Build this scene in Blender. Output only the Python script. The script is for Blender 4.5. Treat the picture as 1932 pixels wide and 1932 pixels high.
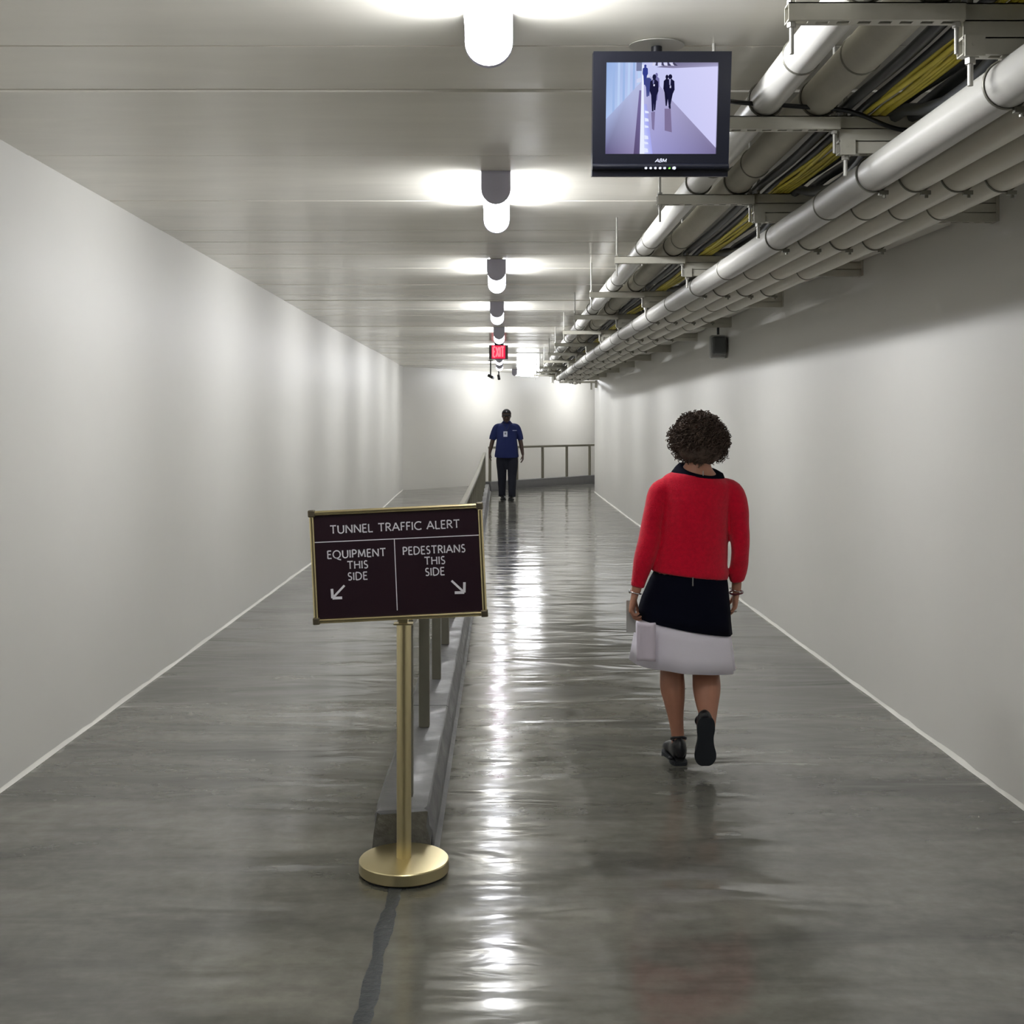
import bpy, bmesh, math, random
from mathutils import Vector, Matrix, noise
random.seed(7)
PI = math.pi
for o in list(bpy.data.objects):
    bpy.data.objects.remove(o)
S = bpy.context.scene
C = S.collection
EYE = 1.6
LAMP = 15.0
SIDE_W = 4.5
SIDE2_W = 6.0
DOWN_W = 2.6

# ---------------------------------------------------------------- camera, world, exposure
cam_d = bpy.data.cameras.new('camera')
cam = bpy.data.objects.new('camera', cam_d); C.objects.link(cam)
cam.location = (0, 0, EYE); cam.rotation_euler = (PI/2, 0, 0)
cam_d.sensor_width = 36.0; cam_d.sensor_fit = 'HORIZONTAL'
cam_d.lens = 36.0*2200/1932
cam_d.shift_x = 20/1932; cam_d.shift_y = -166/1932
cam_d.clip_start = 0.05; cam_d.clip_end = 100
S.camera = cam
w = bpy.data.worlds.new('world'); S.world = w; w.use_nodes = True
w.node_tree.nodes['Background'].inputs[0].default_value = (0.5, 0.52, 0.56, 1)
w.node_tree.nodes['Background'].inputs[1].default_value = 0.02
S.view_settings.view_transform = 'Standard'; S.view_settings.look = 'None'
S.view_settings.gamma = 1; S.view_settings.use_curve_mapping = False
S.view_settings.exposure = 0.0

# ---------------------------------------------------------------- materials
def lin(c):
    return tuple(((v/255)/12.92 if v/255 <= .04045 else ((v/255+.055)/1.055)**2.4) for v in c)
MATS = {}
def mat(name, rgb, rough=.5, metal=0, var=0, vscale=5, bump=0, bscale=60, stretch=(1,1,1), coat=0,
        rvar=0, spec=.5, sheen=0, emis=0, ecol=None, detail=4):
    if name in MATS: return MATS[name]
    m = bpy.data.materials.new(name); m.use_nodes = True
    nt = m.node_tree; N = nt.nodes; L = nt.links
    b = N['Principled BSDF']
    col = lin(rgb)
    b.inputs['Base Color'].default_value = (*col, 1)
    b.inputs['Roughness'].default_value = rough
    b.inputs['Metallic'].default_value = metal
    b.inputs['Specular IOR Level'].default_value = spec
    if coat: b.inputs['Coat Weight'].default_value = coat; b.inputs['Coat Roughness'].default_value = .1
    if sheen: b.inputs['Sheen Weight'].default_value = sheen; b.inputs['Sheen Roughness'].default_value = .5
    if emis:
        b.inputs['Emission Color'].default_value = (*(ecol or (1,1,1)), 1)
        b.inputs['Emission Strength'].default_value = emis
    tc = N.new('ShaderNodeTexCoord'); mp = N.new('ShaderNodeMapping')
    mp.inputs['Scale'].default_value = stretch
    L.new(tc.outputs['Object'], mp.inputs['Vector'])
    if var or rvar:
        n = N.new('ShaderNodeTexNoise'); n.inputs['Scale'].default_value = vscale; n.inputs['Detail'].default_value = detail
        n.inputs['Roughness'].default_value = .6
        L.new(mp.outputs[0], n.inputs['Vector'])
        if var:
            mr = N.new('ShaderNodeMapRange'); mr.inputs[1].default_value = .3; mr.inputs[2].default_value = .7
            mr.inputs[3].default_value = 1-var; mr.inputs[4].default_value = 1+var
            L.new(n.outputs[0], mr.inputs[0])
            mx = N.new('ShaderNodeVectorMath'); mx.operation = 'SCALE'; mx.inputs[0].default_value = col
            L.new(mr.outputs[0], mx.inputs['Scale']); L.new(mx.outputs[0], b.inputs['Base Color'])
        if rvar:
            mr2 = N.new('ShaderNodeMapRange'); mr2.inputs[1].default_value = .3; mr2.inputs[2].default_value = .7
            mr2.inputs[3].default_value = max(0, rough-rvar); mr2.inputs[4].default_value = rough+rvar
            L.new(n.outputs[0], mr2.inputs[0]); L.new(mr2.outputs[0], b.inputs['Roughness'])
    if bump:
        n2 = N.new('ShaderNodeTexNoise'); n2.inputs['Scale'].default_value = bscale; n2.inputs['Detail'].default_value = 3
        L.new(mp.outputs[0], n2.inputs['Vector'])
        bp = N.new('ShaderNodeBump'); bp.inputs['Strength'].default_value = 1; bp.inputs['Distance'].default_value = bump
        L.new(n2.outputs[0], bp.inputs['Height']); L.new(bp.outputs[0], b.inputs['Normal'])
    MATS[name] = m
    return m

def floor_mat():
    m = bpy.data.materials.new('polished_concrete'); m.use_nodes = True
    nt = m.node_tree; N = nt.nodes; L = nt.links; b = N['Principled BSDF']
    tc = N.new('ShaderNodeTexCoord')
    def nz(sc, scale, det, dist=0):
        mp = N.new('ShaderNodeMapping'); mp.inputs['Scale'].default_value = sc
        L.new(tc.outputs['Object'], mp.inputs['Vector'])
        n = N.new('ShaderNodeTexNoise'); n.inputs['Scale'].default_value = scale; n.inputs['Detail'].default_value = det
        n.inputs['Roughness'].default_value = .6; n.inputs['Distortion'].default_value = dist
        L.new(mp.outputs[0], n.inputs['Vector']); return n
    a = nz((.5, 1.3, 1), 1.6, 6, .3)
    r = N.new('ShaderNodeValToRGB')
    r.color_ramp.elements[0].position = .30; r.color_ramp.elements[0].color = (*lin((76,76,70)), 1)
    r.color_ramp.elements[1].position = .70; r.color_ramp.elements[1].color = (*lin((124,122,114)), 1)
    L.new(a.outputs[0], r.inputs[0])
    a2 = nz((1, 1, 1), 14, 8, .2)
    mr = N.new('ShaderNodeMapRange'); mr.inputs[1].default_value=.3; mr.inputs[2].default_value=.7; mr.inputs[3].default_value=.86; mr.inputs[4].default_value=1.12
    L.new(a2.outputs[0], mr.inputs[0])
    vm = N.new('ShaderNodeVectorMath'); vm.operation='SCALE'; L.new(r.outputs[0], vm.inputs[0]); L.new(mr.outputs[0], vm.inputs['Scale'])
    # slow dark trowel blotches, stretched across the lane
    a4 = nz((.35, 2.6, 1), 1.3, 5, .5)
    m4 = N.new('ShaderNodeMapRange'); m4.inputs[1].default_value=.34; m4.inputs[2].default_value=.5; m4.inputs[3].default_value=.72; m4.inputs[4].default_value=1.0
    L.new(a4.outputs[0], m4.inputs[0])
    v4 = N.new('ShaderNodeVectorMath'); v4.operation='SCALE'; L.new(vm.outputs[0], v4.inputs[0]); L.new(m4.outputs[0], v4.inputs['Scale'])
    L.new(v4.outputs[0], b.inputs['Base Color'])
    a3 = nz((.8, 2.2, 1), 2.5, 5)
    m2 = N.new('ShaderNodeMapRange'); m2.inputs[1].default_value=.3; m2.inputs[2].default_value=.7; m2.inputs[3].default_value=.07; m2.inputs[4].default_value=.19
    L.new(a3.outputs[0], m2.inputs[0]); L.new(m2.outputs[0], b.inputs['Roughness'])
    b.inputs['Specular IOR Level'].default_value = .75
    # trowel ripples lying across the lane break the lamp reflections into bars
    w1 = nz((.4, 1.15, 1), 2.6, 1.8, .6)
    w2 = nz((.9, 2.0, 1), 7, 2, .5)
    bp = N.new('ShaderNodeBump'); bp.inputs['Distance'].default_value = .013; L.new(w1.outputs[0], bp.inputs['Height'])
    bp2 = N.new('ShaderNodeBump'); bp2.inputs['Distance'].default_value = .0008; L.new(w2.outputs[0], bp2.inputs['Height']); L.new(bp.outputs[0], bp2.inputs['Normal'])
    L.new(bp2.outputs[0], b.inputs['Normal'])
    MATS['floor'] = m; return m

M_wall = mat('wall_paint', (210,208,202), .42, var=.02, vscale=.8, bump=.0012, bscale=5)
M_ceil = mat('ceiling_paint', (229,225,213), .2, var=.05, vscale=1.6, bump=.0012, bscale=3.5, stretch=(.35,1.6,1), rvar=.06)
M_floor = floor_mat()
M_pipe1 = mat('satin_pipe_paint', (160,158,152), .38, var=.04, vscale=3)
M_pipe = mat('white_pipe_paint', (196,194,188), .33, var=.04, vscale=3)
M_pipe_g = mat('grey_insulation', (168,164,150), .6, var=.08, vscale=4, bump=.0015, bscale=20)
M_pipe_o = mat('offwhite_pipe_paint', (186,182,168), .4, var=.05, vscale=4)
M_strut = mat('painted_steel', (186,183,170), .4, var=.06, vscale=9)
M_clamp = mat('clamp_steel', (120,118,108), .4, metal=.5)
M_rod = mat('rod_steel', (176,174,166), .4, metal=.3)
M_yel = mat('yellow_jacket', (206,190,64), .45, var=.12, vscale=12)
M_dark = mat('dark_jacket', (62,64,66), .45, var=.2, vscale=6)
M_black = mat('black_plastic', (18,19,24), .35)
M_blk_gloss = mat('monitor_plastic', (13,15,27), .35)
M_curb = mat('curb_paint', (104,104,106), .4, var=.10, vscale=7, bump=.002, bscale=18, rvar=.12)
M_raw = mat('broken_concrete', (96,94,86), .8, var=.3, vscale=30, bump=.006, bscale=45)
M_rail = mat('rail_metal', (128,125,112), .38, metal=.45, var=.05, vscale=6)
M_cap = mat('lamp_cap', (188,186,202), .5)
M_brass = mat('brushed_brass', (222,208,164), .3, metal=1)
M_brass2 = mat('brass_frame', (222,206,160), .24, metal=1)
M_corner = mat('corner_metal', (112,104,88), .4, metal=.9)
M_panel = mat('sign_maroon', (36,19,28), .4, spec=.3)
M_white = mat('letter_white', (222,220,226), .5)
M_skin = mat('skin_light', (176,124,100), .5, var=.06, vscale=14)
M_skin_d = mat('skin_dark', (66,46,36), .5, var=.05, vscale=14)
M_red = mat('crimson_knit', (208,6,46), .9, var=.12, vscale=60, bump=.0022, bscale=240, sheen=.25, spec=.2)
M_navy = mat('navy_cloth', (7,9,26), .95, spec=.15)
M_hem = mat('white_cloth', (236,231,243), .8, bump=.002, bscale=9)
M_shoe = mat('black_leather', (16,18,24), .35)
M_sole = mat('dark_rubber', (24,29,36), .7)
M_hair = mat('dark_curls', (82,68,60), .7, var=.35, vscale=20, spec=.2)
M_polo = mat('blue_polo', (14,30,86), .85, bump=.002, bscale=40)
M_trous = mat('navy_trousers', (14,18,34), .85, bump=.002, bscale=20)
M_silver = mat('silver', (205,205,208), .2, metal=1)
M_badge = mat('badge_white', (210,214,232), .4)
M_paper = mat('paper', (222,212,226), .7)
M_filler = mat('crack_filler', (58,62,64), .5, var=.25, vscale=40, bump=.004, bscale=60)
M_caulk = mat('white_caulk', (228,226,218), .45)
def emit(name, rgb, st):
    m = bpy.data.materials.new(name); m.use_nodes = True
    N = m.node_tree.nodes; N.remove(N['Principled BSDF'])
    e = N.new('ShaderNodeEmission'); e.inputs[0].default_value = (*rgb, 1); e.inputs[1].default_value = st
    m.node_tree.links.new(e.outputs[0], N['Material Output'].inputs[0]); MATS[name] = m; return m
M_lens = emit('lamp_lens', (.94, .96, 1.0), LAMP)
_n = M_lens.node_tree; _t = _n.nodes.new('ShaderNodeBsdfTransparent'); _a = _n.nodes.new('ShaderNodeAddShader')
_e = [q for q in _n.nodes if q.type == 'EMISSION'][0]
_n.links.new(_e.outputs[0], _a.inputs[0]); _n.links.new(_t.outputs[0], _a.inputs[1])
_n.links.new(_a.outputs[0], _n.nodes['Material Output'].inputs[0])
M_exit = emit('exit_red', (1, .03, .09), 1.0)
M_exit_l = emit('exit_letters', (1, .25, .30), 1.1)
M_led = emit('led_green', (.35, 1, .15), 1.0)

# ---------------------------------------------------------------- mesh helpers
def obj(name, bm, m, parent=None, smooth=None, bevel=0, loc=None):
    me = bpy.data.meshes.new(name)
    bmesh.ops.recalc_face_normals(bm, faces=bm.faces)
    bm.to_mesh(me); bm.free()
    return obj_me(name, me, m, parent, smooth, bevel, loc)
def obj_me(name, me, m, parent=None, smooth=None, bevel=0, loc=None):
    for mm in (m if isinstance(m, (list, tuple)) else [m]): me.materials.append(mm)
    o = bpy.data.objects.new(name, me); C.objects.link(o)
    if smooth is not None:
        for p in me.polygons: p.use_smooth = True
        if smooth < 180:
            try: me.set_sharp_from_angle(angle=math.radians(smooth))
            except Exception: pass
    if bevel:
        md = o.modifiers.new('bevel', 'BEVEL'); md.width = bevel; md.segments = 2; md.limit_method = 'ANGLE'
    if loc: o.location = loc
    if parent: o.parent = parent
    return o
def tag(o, label=None, cat=None, group=None, kind=None):
    if label: o['label'] = label
    if cat: o['category'] = cat
    if group: o['group'] = group
    if kind: o['kind'] = kind
    return o
def thing(name, label, cat, loc=(0,0,0), rz=0, group=None):
    o = bpy.data.objects.new(name, None); C.objects.link(o); o.empty_display_size = .1
    o.location = loc; o.rotation_euler = (0, 0, rz)
    return tag(o, label, cat, group)
def dup(root, loc, label=None, rz=None):
    r = root.copy(); C.objects.link(r); r.location = loc
    if rz is not None: r.rotation_euler = (0,0,rz)
    if label: r['label'] = label
    for ch in list(root.children):
        c = ch.copy(); C.objects.link(c); c.parent = r
        for g in list(ch.children):
            d = g.copy(); C.objects.link(d); d.parent = c
    return r
def box(bm, x0, x1, y0, y1, z0, z1, M=None):
    vs = [bm.verts.new(Vector((x, y, z))) for x in (x0, x1) for y in (y0, y1) for z in (z0, z1)]
    for f in ((0,1,3,2),(4,6,7,5),(0,4,5,1),(2,3,7,6),(0,2,6,4),(1,5,7,3)):
        bm.faces.new([vs[i] for i in f])
    if M is not None:
        for v in vs: v.co = M @ v.co
    return vs
def catmull(pts, n):
    if len(pts) < 3: return [tuple(a+(b-a)*t/n for a, b in zip(pts[0], pts[1])) for t in range(n+1)]
    out = []
    P = [pts[0]] + list(pts) + [pts[-1]]
    for i in range(1, len(P)-2):
        p0, p1, p2, p3 = P[i-1], P[i], P[i+1], P[i+2]
        for k in range(n):
            t = k/n
            out.append(tuple(.5*((2*b)+(-a+c)*t+(2*a-5*b+4*c-d)*t*t+(-a+3*b-3*c+d)*t**3) for a, b, c, d in zip(p0, p1, p2, p3)))
    out.append(tuple(pts[-1])); return out
def tube(bm, pts, r, seg=12, ref=(1,0,0), smooth=0, cap=True, flat=1.0):
    """pts (x,y,z) or (x,y,z,r) or (x,y,z,rx,ry); rx lies along ref"""
    P = []
    for p in pts:
        p = tuple(p)
        if len(p) == 3: p = p + (r, r*flat)
        elif len(p) == 4: p = p + (p[3]*flat,)
        P.append(p)
    if smooth: P = catmull(P, smooth)
    ref = Vector(ref); rings = []
    for i, p in enumerate(P):
        a = Vector(P[max(i-1, 0)][:3]); b = Vector(P[min(i+1, len(P)-1)][:3])
        t = (b-a); t = t.normalized() if t.length > 1e-9 else Vector((0,0,1))
        u = (ref - t*ref.dot(t))
        u = u.normalized() if u.length > 1e-4 else t.orthogonal().normalized()
        v = t.cross(u); c = Vector(p[:3])
        rings.append([bm.verts.new(c + u*math.cos(2*PI*k/seg)*p[3] + v*math.sin(2*PI*k/seg)*p[4]) for k in range(seg)])
    for a, b in zip(rings, rings[1:]):
        for k in range(seg): bm.faces.new((a[k], a[(k+1)%seg], b[(k+1)%seg], b[k]))
    if cap: bm.faces.new(rings[0]); bm.faces.new(rings[-1])
    return rings
def cyl(bm, c, r, h, axis='Z', seg=24, r2=None):
    c = Vector(c); d = {'X':Vector((1,0,0)),'Y':Vector((0,1,0)),'Z':Vector((0,0,1))}[axis]
    e = c + d*h
    tube(bm, [(*c, r, r), (*e, r2 if r2 is not None else r, r2 if r2 is not None else r)], r, seg, ref=(0,0,1) if axis != 'Z' else (1,0,0))
def lathe(bm, prof, c=(0,0,0), seg=48):
    rings = []
    for r, z in prof:
        rings.append([bm.verts.new((c[0]+r*math.cos(2*PI*k/seg), c[1]+r*math.sin(2*PI*k/seg), c[2]+z)) for k in range(seg)] if r > 1e-6 else [bm.verts.new((c[0], c[1], c[2]+z))])
    for a, b in zip(rings, rings[1:]):
        for k in range(seg):
            k2 = (k+1) % seg
            if len(a) == 1: bm.faces.new((a[0], b[k], b[k2]))
            elif len(b) == 1: bm.faces.new((a[k], a[k2], b[0]))
            else: bm.faces.new((a[k], a[k2], b[k2], b[k]))
def sph(bm, c, r, sc=(1,1,1), M=None, u=20, v=14):
    mm = Matrix.Translation(c) @ (M or Matrix.Identity(4)) @ Matrix.Diagonal((r*sc[0], r*sc[1], r*sc[2], 1))
    bmesh.ops.create_uvsphere(bm, u_segments=u, v_segments=v, radius=1, matrix=mm)
def prism(bm, poly, z0, z1, M=None):
    a = [bm.verts.new((x, y, z0)) for x, y in poly]; b = [bm.verts.new((x, y, z1)) for x, y in poly]
    bm.faces.new(a); bm.faces.new(b)
    for i in range(len(poly)): j = (i+1) % len(poly); bm.faces.new((a[i], a[j], b[j], b[i]))
    if M is not None:
        for v in a+b: v.co = M @ v.co
def torus(bm, c, R, r, axis='Y', seg=28, rs=6, a0=0, a1=2*PI):
    pts = []
    full = abs(a1-a0-2*PI) < 1e-6
    for k in range(seg+1):
        a = a0+(a1-a0)*k/seg
        if axis == 'Y': pts.append((c[0]+R*math.cos(a), c[1], c[2]+R*math.sin(a)))
        elif axis == 'Z': pts.append((c[0]+R*math.cos(a), c[1]+R*math.sin(a), c[2]))
        else: pts.append((c[0], c[1]+R*math.cos(a), c[2]+R*math.sin(a)))
    ref = {'Y':(0,1,0),'Z':(0,0,1),'X':(1,0,0)}[axis]
    tube(bm, pts, r, rs, ref=ref, cap=not full)
def remeshed(bm, voxel, sm=3):
    me = bpy.data.meshes.new('t'); bmesh.ops.recalc_face_normals(bm, faces=bm.faces); bm.to_mesh(me); bm.free()
    o = bpy.data.objects.new('t', me); C.objects.link(o)
    r = o.modifiers.new('r', 'REMESH'); r.mode = 'VOXEL'; r.voxel_size = voxel; r.use_smooth_shade = True
    if sm:
        s = o.modifiers.new('s', 'SMOOTH'); s.factor = .5; s.iterations = sm
    dg = bpy.context.evaluated_depsgraph_get(); dg.update()
    out = bpy.data.meshes.new_from_object(o.evaluated_get(dg))
    bpy.data.objects.remove(o); return out
def sstep(a, b, x):
    t = min(1, max(0, (x-a)/(b-a))); return t*t*(3-2*t)
def gz(y): return .125*sstep(17.5, 26.5, y)            # the floor climbs a little before the bend
def cz(y): return EYE+1.24+.035*sstep(14, 25, y)       # ceiling height
def wl(y): return -2.18-.02*sstep(20, 26, y)
def wr(y): return 2.17-.14*sstep(17.5, 25.4, y)
BD = Vector((1, 1.27, 0)).normalized()                  # direction of the passage after the bend
YL, YR = 26.0, 25.4
Y0 = -7.0
BACK0 = Vector((wl(YL), YL, 0)); RC = Vector((wr(YR), YR, 0))

# ---------------------------------------------------------------- room shell
def strip_wall(name, pts, flip=1):
    """pts along the wall (x,y); a wall 12 cm thick, its thickness away from the room"""
    bm = bmesh.new(); th = .12; cols = []
    for i, (x, y) in enumerate(pts):
        a = Vector(pts[max(0, i-1)]); b = Vector(pts[min(len(pts)-1, i+1)]); t = (b-a).normalized()
        n = Vector((-t.y, t.x))*flip
        g = gz(y)-.06; c = cz(y)+.05
        cols.append([bm.verts.new((x, y, g)), bm.verts.new((x, y, c)), bm.verts.new((x+n.x*th, y+n.y*th, c)), bm.verts.new((x+n.x*th, y+n.y*th, g))])
    for a, b in zip(cols, cols[1:]):
        for k in range(4): bm.faces.new((a[k], a[(k+1)%4], b[(k+1)%4], b[k]))
    bm.faces.new(cols[0]); bm.faces.new(cols[-1])
    return tag(obj(name, bm, M_wall, smooth=30), kind='structure')
ys = [Y0+(YL-Y0)*k/60 for k in range(61)]
strip_wall('wall_left', [(wl(y), y) for y in ys], 1)
ys = [Y0+(YR-Y0)*k/60 for k in range(61)]
strip_wall('wall_right', [(wr(y), y) for y in ys], -1)
LB = 9.5
BE = BACK0+BD*LB; RE = RC+BD*(LB-3.2)
strip_wall('wall_back', [(BACK0+BD*LB*k/20)[:2] for k in range(21)], 1)
strip_wall('wall_bend', [(RC+BD*(LB-3.2)*k/10)[:2] for k in range(11)], -1)
strip_wall('wall_end', [BE[:2], RE[:2]], 1)
strip_wall('wall_rear', [(wl(Y0), Y0), (wr(Y0), Y0)], -1)
def outline_slab(name, m, zf, up, rows=None, zr=None):
    bm = bmesh.new()
    YY = rows or [Y0+(YR-Y0)*k/160 for k in range(161)]
    nx = 8 if up else 2
    prev = None
    for i, y in enumerate(YY):
        a, b = wl(y)-.05, wr(y)+.05
        cur = [bm.verts.new((a+(b-a)*k/nx, y, zf(y)+(zr[i] if zr else 0))) for k in range(nx+1)]
        if prev:
            for k in range(nx): bm.faces.new((prev[k], prev[k+1], cur[k+1], cur[k]))
        prev = cur
    y = YR
    far = [BACK0+Vector((-.05,0,0)), BACK0+BD*LB*.5+Vector((-.04,.04,0)), BE+Vector((-.04,.04,0)), RE+Vector((.04,-.04,0)), RC+BD*2+Vector((.04,-.04,0))]
    n = len(prev)
    vf = [bm.verts.new((p.x, p.y, zf(p.y))) for p in far]
    bm.faces.new(list(prev)+[vf[4], vf[3], vf[2], vf[1], vf[0]])
    bmesh.ops.triangulate(bm, faces=[f for f in bm.faces if len(f.verts) > 4])
    # thickness
    geo = bmesh.ops.extrude_face_region(bm, geom=bm.faces[:])
    for v in [g for g in geo['geom'] if isinstance(g, bmesh.types.BMVert)]: v.co.z += -.15 if up else .15
    return tag(obj(name, bm, m, smooth=20), kind='structure')
outline_slab('floor', M_floor, gz, True)
# ceiling of boarded concrete: each joint is a real groove, the boards sit a hair out of level
joints = [-6.2,-5.1,-4.0,-3.1,-2.0,-1.1,-.2,.7,1.5,2.3,3.0,3.83,4.34,5.38,6.48,7.47,7.95,8.53,9.3,10.4,11.2,11.7,12.6,13.3,14.2,14.8,15.9,16.6,17.4,18.3,19.2,19.7,20.8,21.6,22.5,23.4,24.2,24.9]
rows = [Y0]; zr = [0]
rnd = random.Random(3)
off = 0
for j in joints:
    o1 = off+rnd.uniform(-.002, .002)
    rows += [(rows[-1]+j)/2]; zr += [off+rnd.uniform(-.0015,.0015)]
    rows += [j-.009, j-.006, j+.006, j+.009]; nxt = rnd.uniform(-.003, .003)
    zr += [o1, o1+.012, nxt+.012, nxt]; off = nxt
rows += [YR]; zr += [0]
outline_slab('ceiling', M_ceil, cz, False, rows, zr)

def caulk(name, side):
    bm = bmesh.new(); f = wl if side < 0 else wr; E = YL if side < 0 else YR
    n = 260; prev = None
    for k in range(n+1):
        y = Y0+(E-Y0)*k/n
        hgt = .012+.010*noise.noise(Vector((y*1.7, side*5, 0)))+.006*noise.noise(Vector((y*7, side, 3)))
        wd = .010+.006*noise.noise(Vector((y*2.3, side*9, 8)))
        x = f(y); g = gz(y)
        cur = [bm.verts.new((x, y, g+max(.004, hgt)+.006)), bm.verts.new((x-side*wd*.5, y, g+max(.003, hgt)*.7)), bm.verts.new((x-side*wd*1.2, y, g+.0008)), bm.verts.new((x, y, g-.002))]
        if prev:
            for q in range(4): bm.faces.new((prev[q], prev[(q+1)%4], cur[(q+1)%4], cur[q]))
        prev = cur
    return tag(obj(name, bm, M_caulk, smooth=60), kind='structure')
caulk('baseboard_left', -1); caulk('baseboard_right', 1)
# dark filler strip in the floor joint in front of the sign
bm = bmesh.new(); prev = None
for k in range(900):
    y = -6.9+(4.34+6.9)*k/899
    cxx = -.372+.022*noise.noise(Vector((y*1.9, 2, 0)))+.006*noise.noise(Vector((y*7, 2, 4)))
    hw = .024+.009*noise.noise(Vector((y*5, 5, 0)))+.006*noise.noise(Vector((y*23, 1, 0)))
    cur = [bm.verts.new((cxx-hw, y, .0005)), bm.verts.new((cxx-hw*.5, y, .0028)), bm.verts.new((cxx+hw*.5, y, .0028)), bm.verts.new((cxx+hw+.003*noise.noise(Vector((y*23, 7, 0))), y, .0005))]
    if prev:
        for q in range(3): bm.faces.new((prev[q], prev[q+1], cur[q+1], cur[q]))
    prev = cur
tag(obj('trim_1', bm, M_filler, smooth=60), kind='structure')

# ---------------------------------------------------------------- curb and rail
def curb(name, label, p0, p1, h, w0, w1, chipped=True, n=160):
    """runs p0 -> p1; w0 = offset of left edge, w1 = right edge (measured to the right of the line)"""
    p0 = Vector((*p0, 0)); p1 = Vector((*p1, 0)); t = (p1-p0).normalized(); r = Vector((t.y, -t.x, 0)); Ln = (p1-p0).length
    bm = bmesh.new(); prev = None; prof = [(w0-.004, 0), (w0, h*.5), (w0+.004, h-.012), (w0+.016, h), (w1-.03, h), (w1-.022, h-.006), (w1-.012, h*.62), (w1-.004, h*.55), (w1, .012), (w1+.014, .006), (w1+.02, -.002)]
    gs = [5.96-4.34, 9.1-4.34, 12.2-4.34, 15.3-4.34] if chipped else []
    stations = sorted(set([0, .01, .02, .035, .06, .09]+[Ln*k/n for k in range(1, n+1)]+[g+e for g in gs for e in (-.006, -.004, .004, .006)]))
    for s in stations:
        c = p0+t*s; g = gz(c.y); cur = []
        dip = .006 if any(abs(s-q) < .005 for q in gs) else 0
        for i, (u, z) in enumerate(prof):
            q = Vector((c.x*3, c.y*3, i*1.7)); a = .0025 if 0 < i < 9 else .001
            uu = u+a*noise.noise(q*4); zz = z+(a*noise.noise(q*3+Vector((9,9,9))) if z > .02 else 0)
            if chipped and s < .09 and i < 9:
                rg = (1-s/.09)*.034
                uu += rg*abs(noise.noise(Vector((i*3.1, s*60, 4))))*(1 if i < 4 else -1); zz = max(0, zz-rg*abs(noise.noise(Vector((s*50, i*2.2, 1)))) if z > .02 else zz)
            if z > h*.5: zz -= dip
            ss = c+t*(.022*noise.noise(Vector((i*2.3, 5, 0))) if s == 0 and chipped else 0)
            cur.append(bm.verts.new((ss.x+r.x*uu, ss.y+r.y*uu, g+zz)))
        if prev:
            for q in range(len(prof)-1): bm.faces.new((prev[q], prev[q+1], cur[q+1], cur[q]))
            bm.faces.new((prev[-1], prev[0], cur[0], cur[-1]))
        else: first = cur
        prev = cur
    f = bm.faces.new(first); bm.faces.new(prev)
    if chipped: f.material_index = 1
    return tag(obj(name, bm, [M_curb, M_raw], smooth=35), label, 'curb')
# local line x = -.48 (left edge) .. -.25 (right edge)
curb('concrete_curb', 'long grey concrete curb running down the tunnel from behind the brass sign, broken near end', (-.365, 4.36), (-.365, 25.62), .157, -.115, .113)
# curb after the bend
CB0 = Vector((-.36, 25.9)); CBd = Vector((BD.x, BD.y)); CB1 = CB0+CBd*7.2
curb('concrete_curb', 'short grey concrete curb crossing diagonally behind the man in blue, end of tunnel', tuple(Vector((-.02, 26.05))-CBd*.38), tuple(Vector((-.02, 26.05))+CBd*6.4), .20, -.2, .04, chipped=False, n=40)

def sq_post(bm, x, y, z0, z1, a=.025, rz=0):
    M = Matrix.Translation((x, y, 0)) @ Matrix.Rotation(rz, 4, 'Z')
    box(bm, -a, a, -a, a, z0, z1, M)
rail = thing('guard_rail', 'long grey metal guard rail with square posts on the curb beside the brass sign', 'railing', (-.368, 4.53, .157))
ry0 = 4.53
for k in range(21):
    y = 4.53+1.04*k; g = gz(y)
    bm = bmesh.new(); sq_post(bm, 0, 0, 0, .665)
    p = obj('post', bm, M_rail, rail, bevel=.003, loc=(0, y-ry0, g))
bm = bmesh.new(); prev = None
for k in range(61):
    y = 4.47+(25.6-4.47)*k/60; g = gz(y)
    cur = [bm.verts.new((a, y-ry0, g+b)) for a, b in ((-.03, .66), (-.03, .69), (-.02, .70), (.02, .70), (.03, .69), (.03, .66))]
    if prev:
        for q in range(6): bm.faces.new((prev[q], prev[(q+1)%6], cur[(q+1)%6], cur[q]))
    else: bm.faces.new(cur)
    prev = cur
bm.faces.new(prev); obj('top_rail', bm, M_rail, rail, smooth=30)
# the rail after the bend
rb = Vector((-.02, 26.05)) + CBd*.05 + Vector((-CBd.y, CBd.x))*.08
rz = math.atan2(CBd.y, CBd.x)
rail2 = thing('guard_rail', 'grey metal guard rail standing behind the man in blue, before the back wall', 'railing', (rb.x, rb.y, gz(27)+.19), rz)
for k in range(6):
    bm = bmesh.new(); sq_post(bm, 0, 0, 0, .74, .024); obj('post', bm, M_rail, rail2, bevel=.003, loc=(-.33+.99*k, 0, 0))
bm = bmesh.new(); box(bm, -.36, 5.6, -.03, .03, .735, .785); obj('top_rail', bm, M_rail, rail2, bevel=.006)

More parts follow.
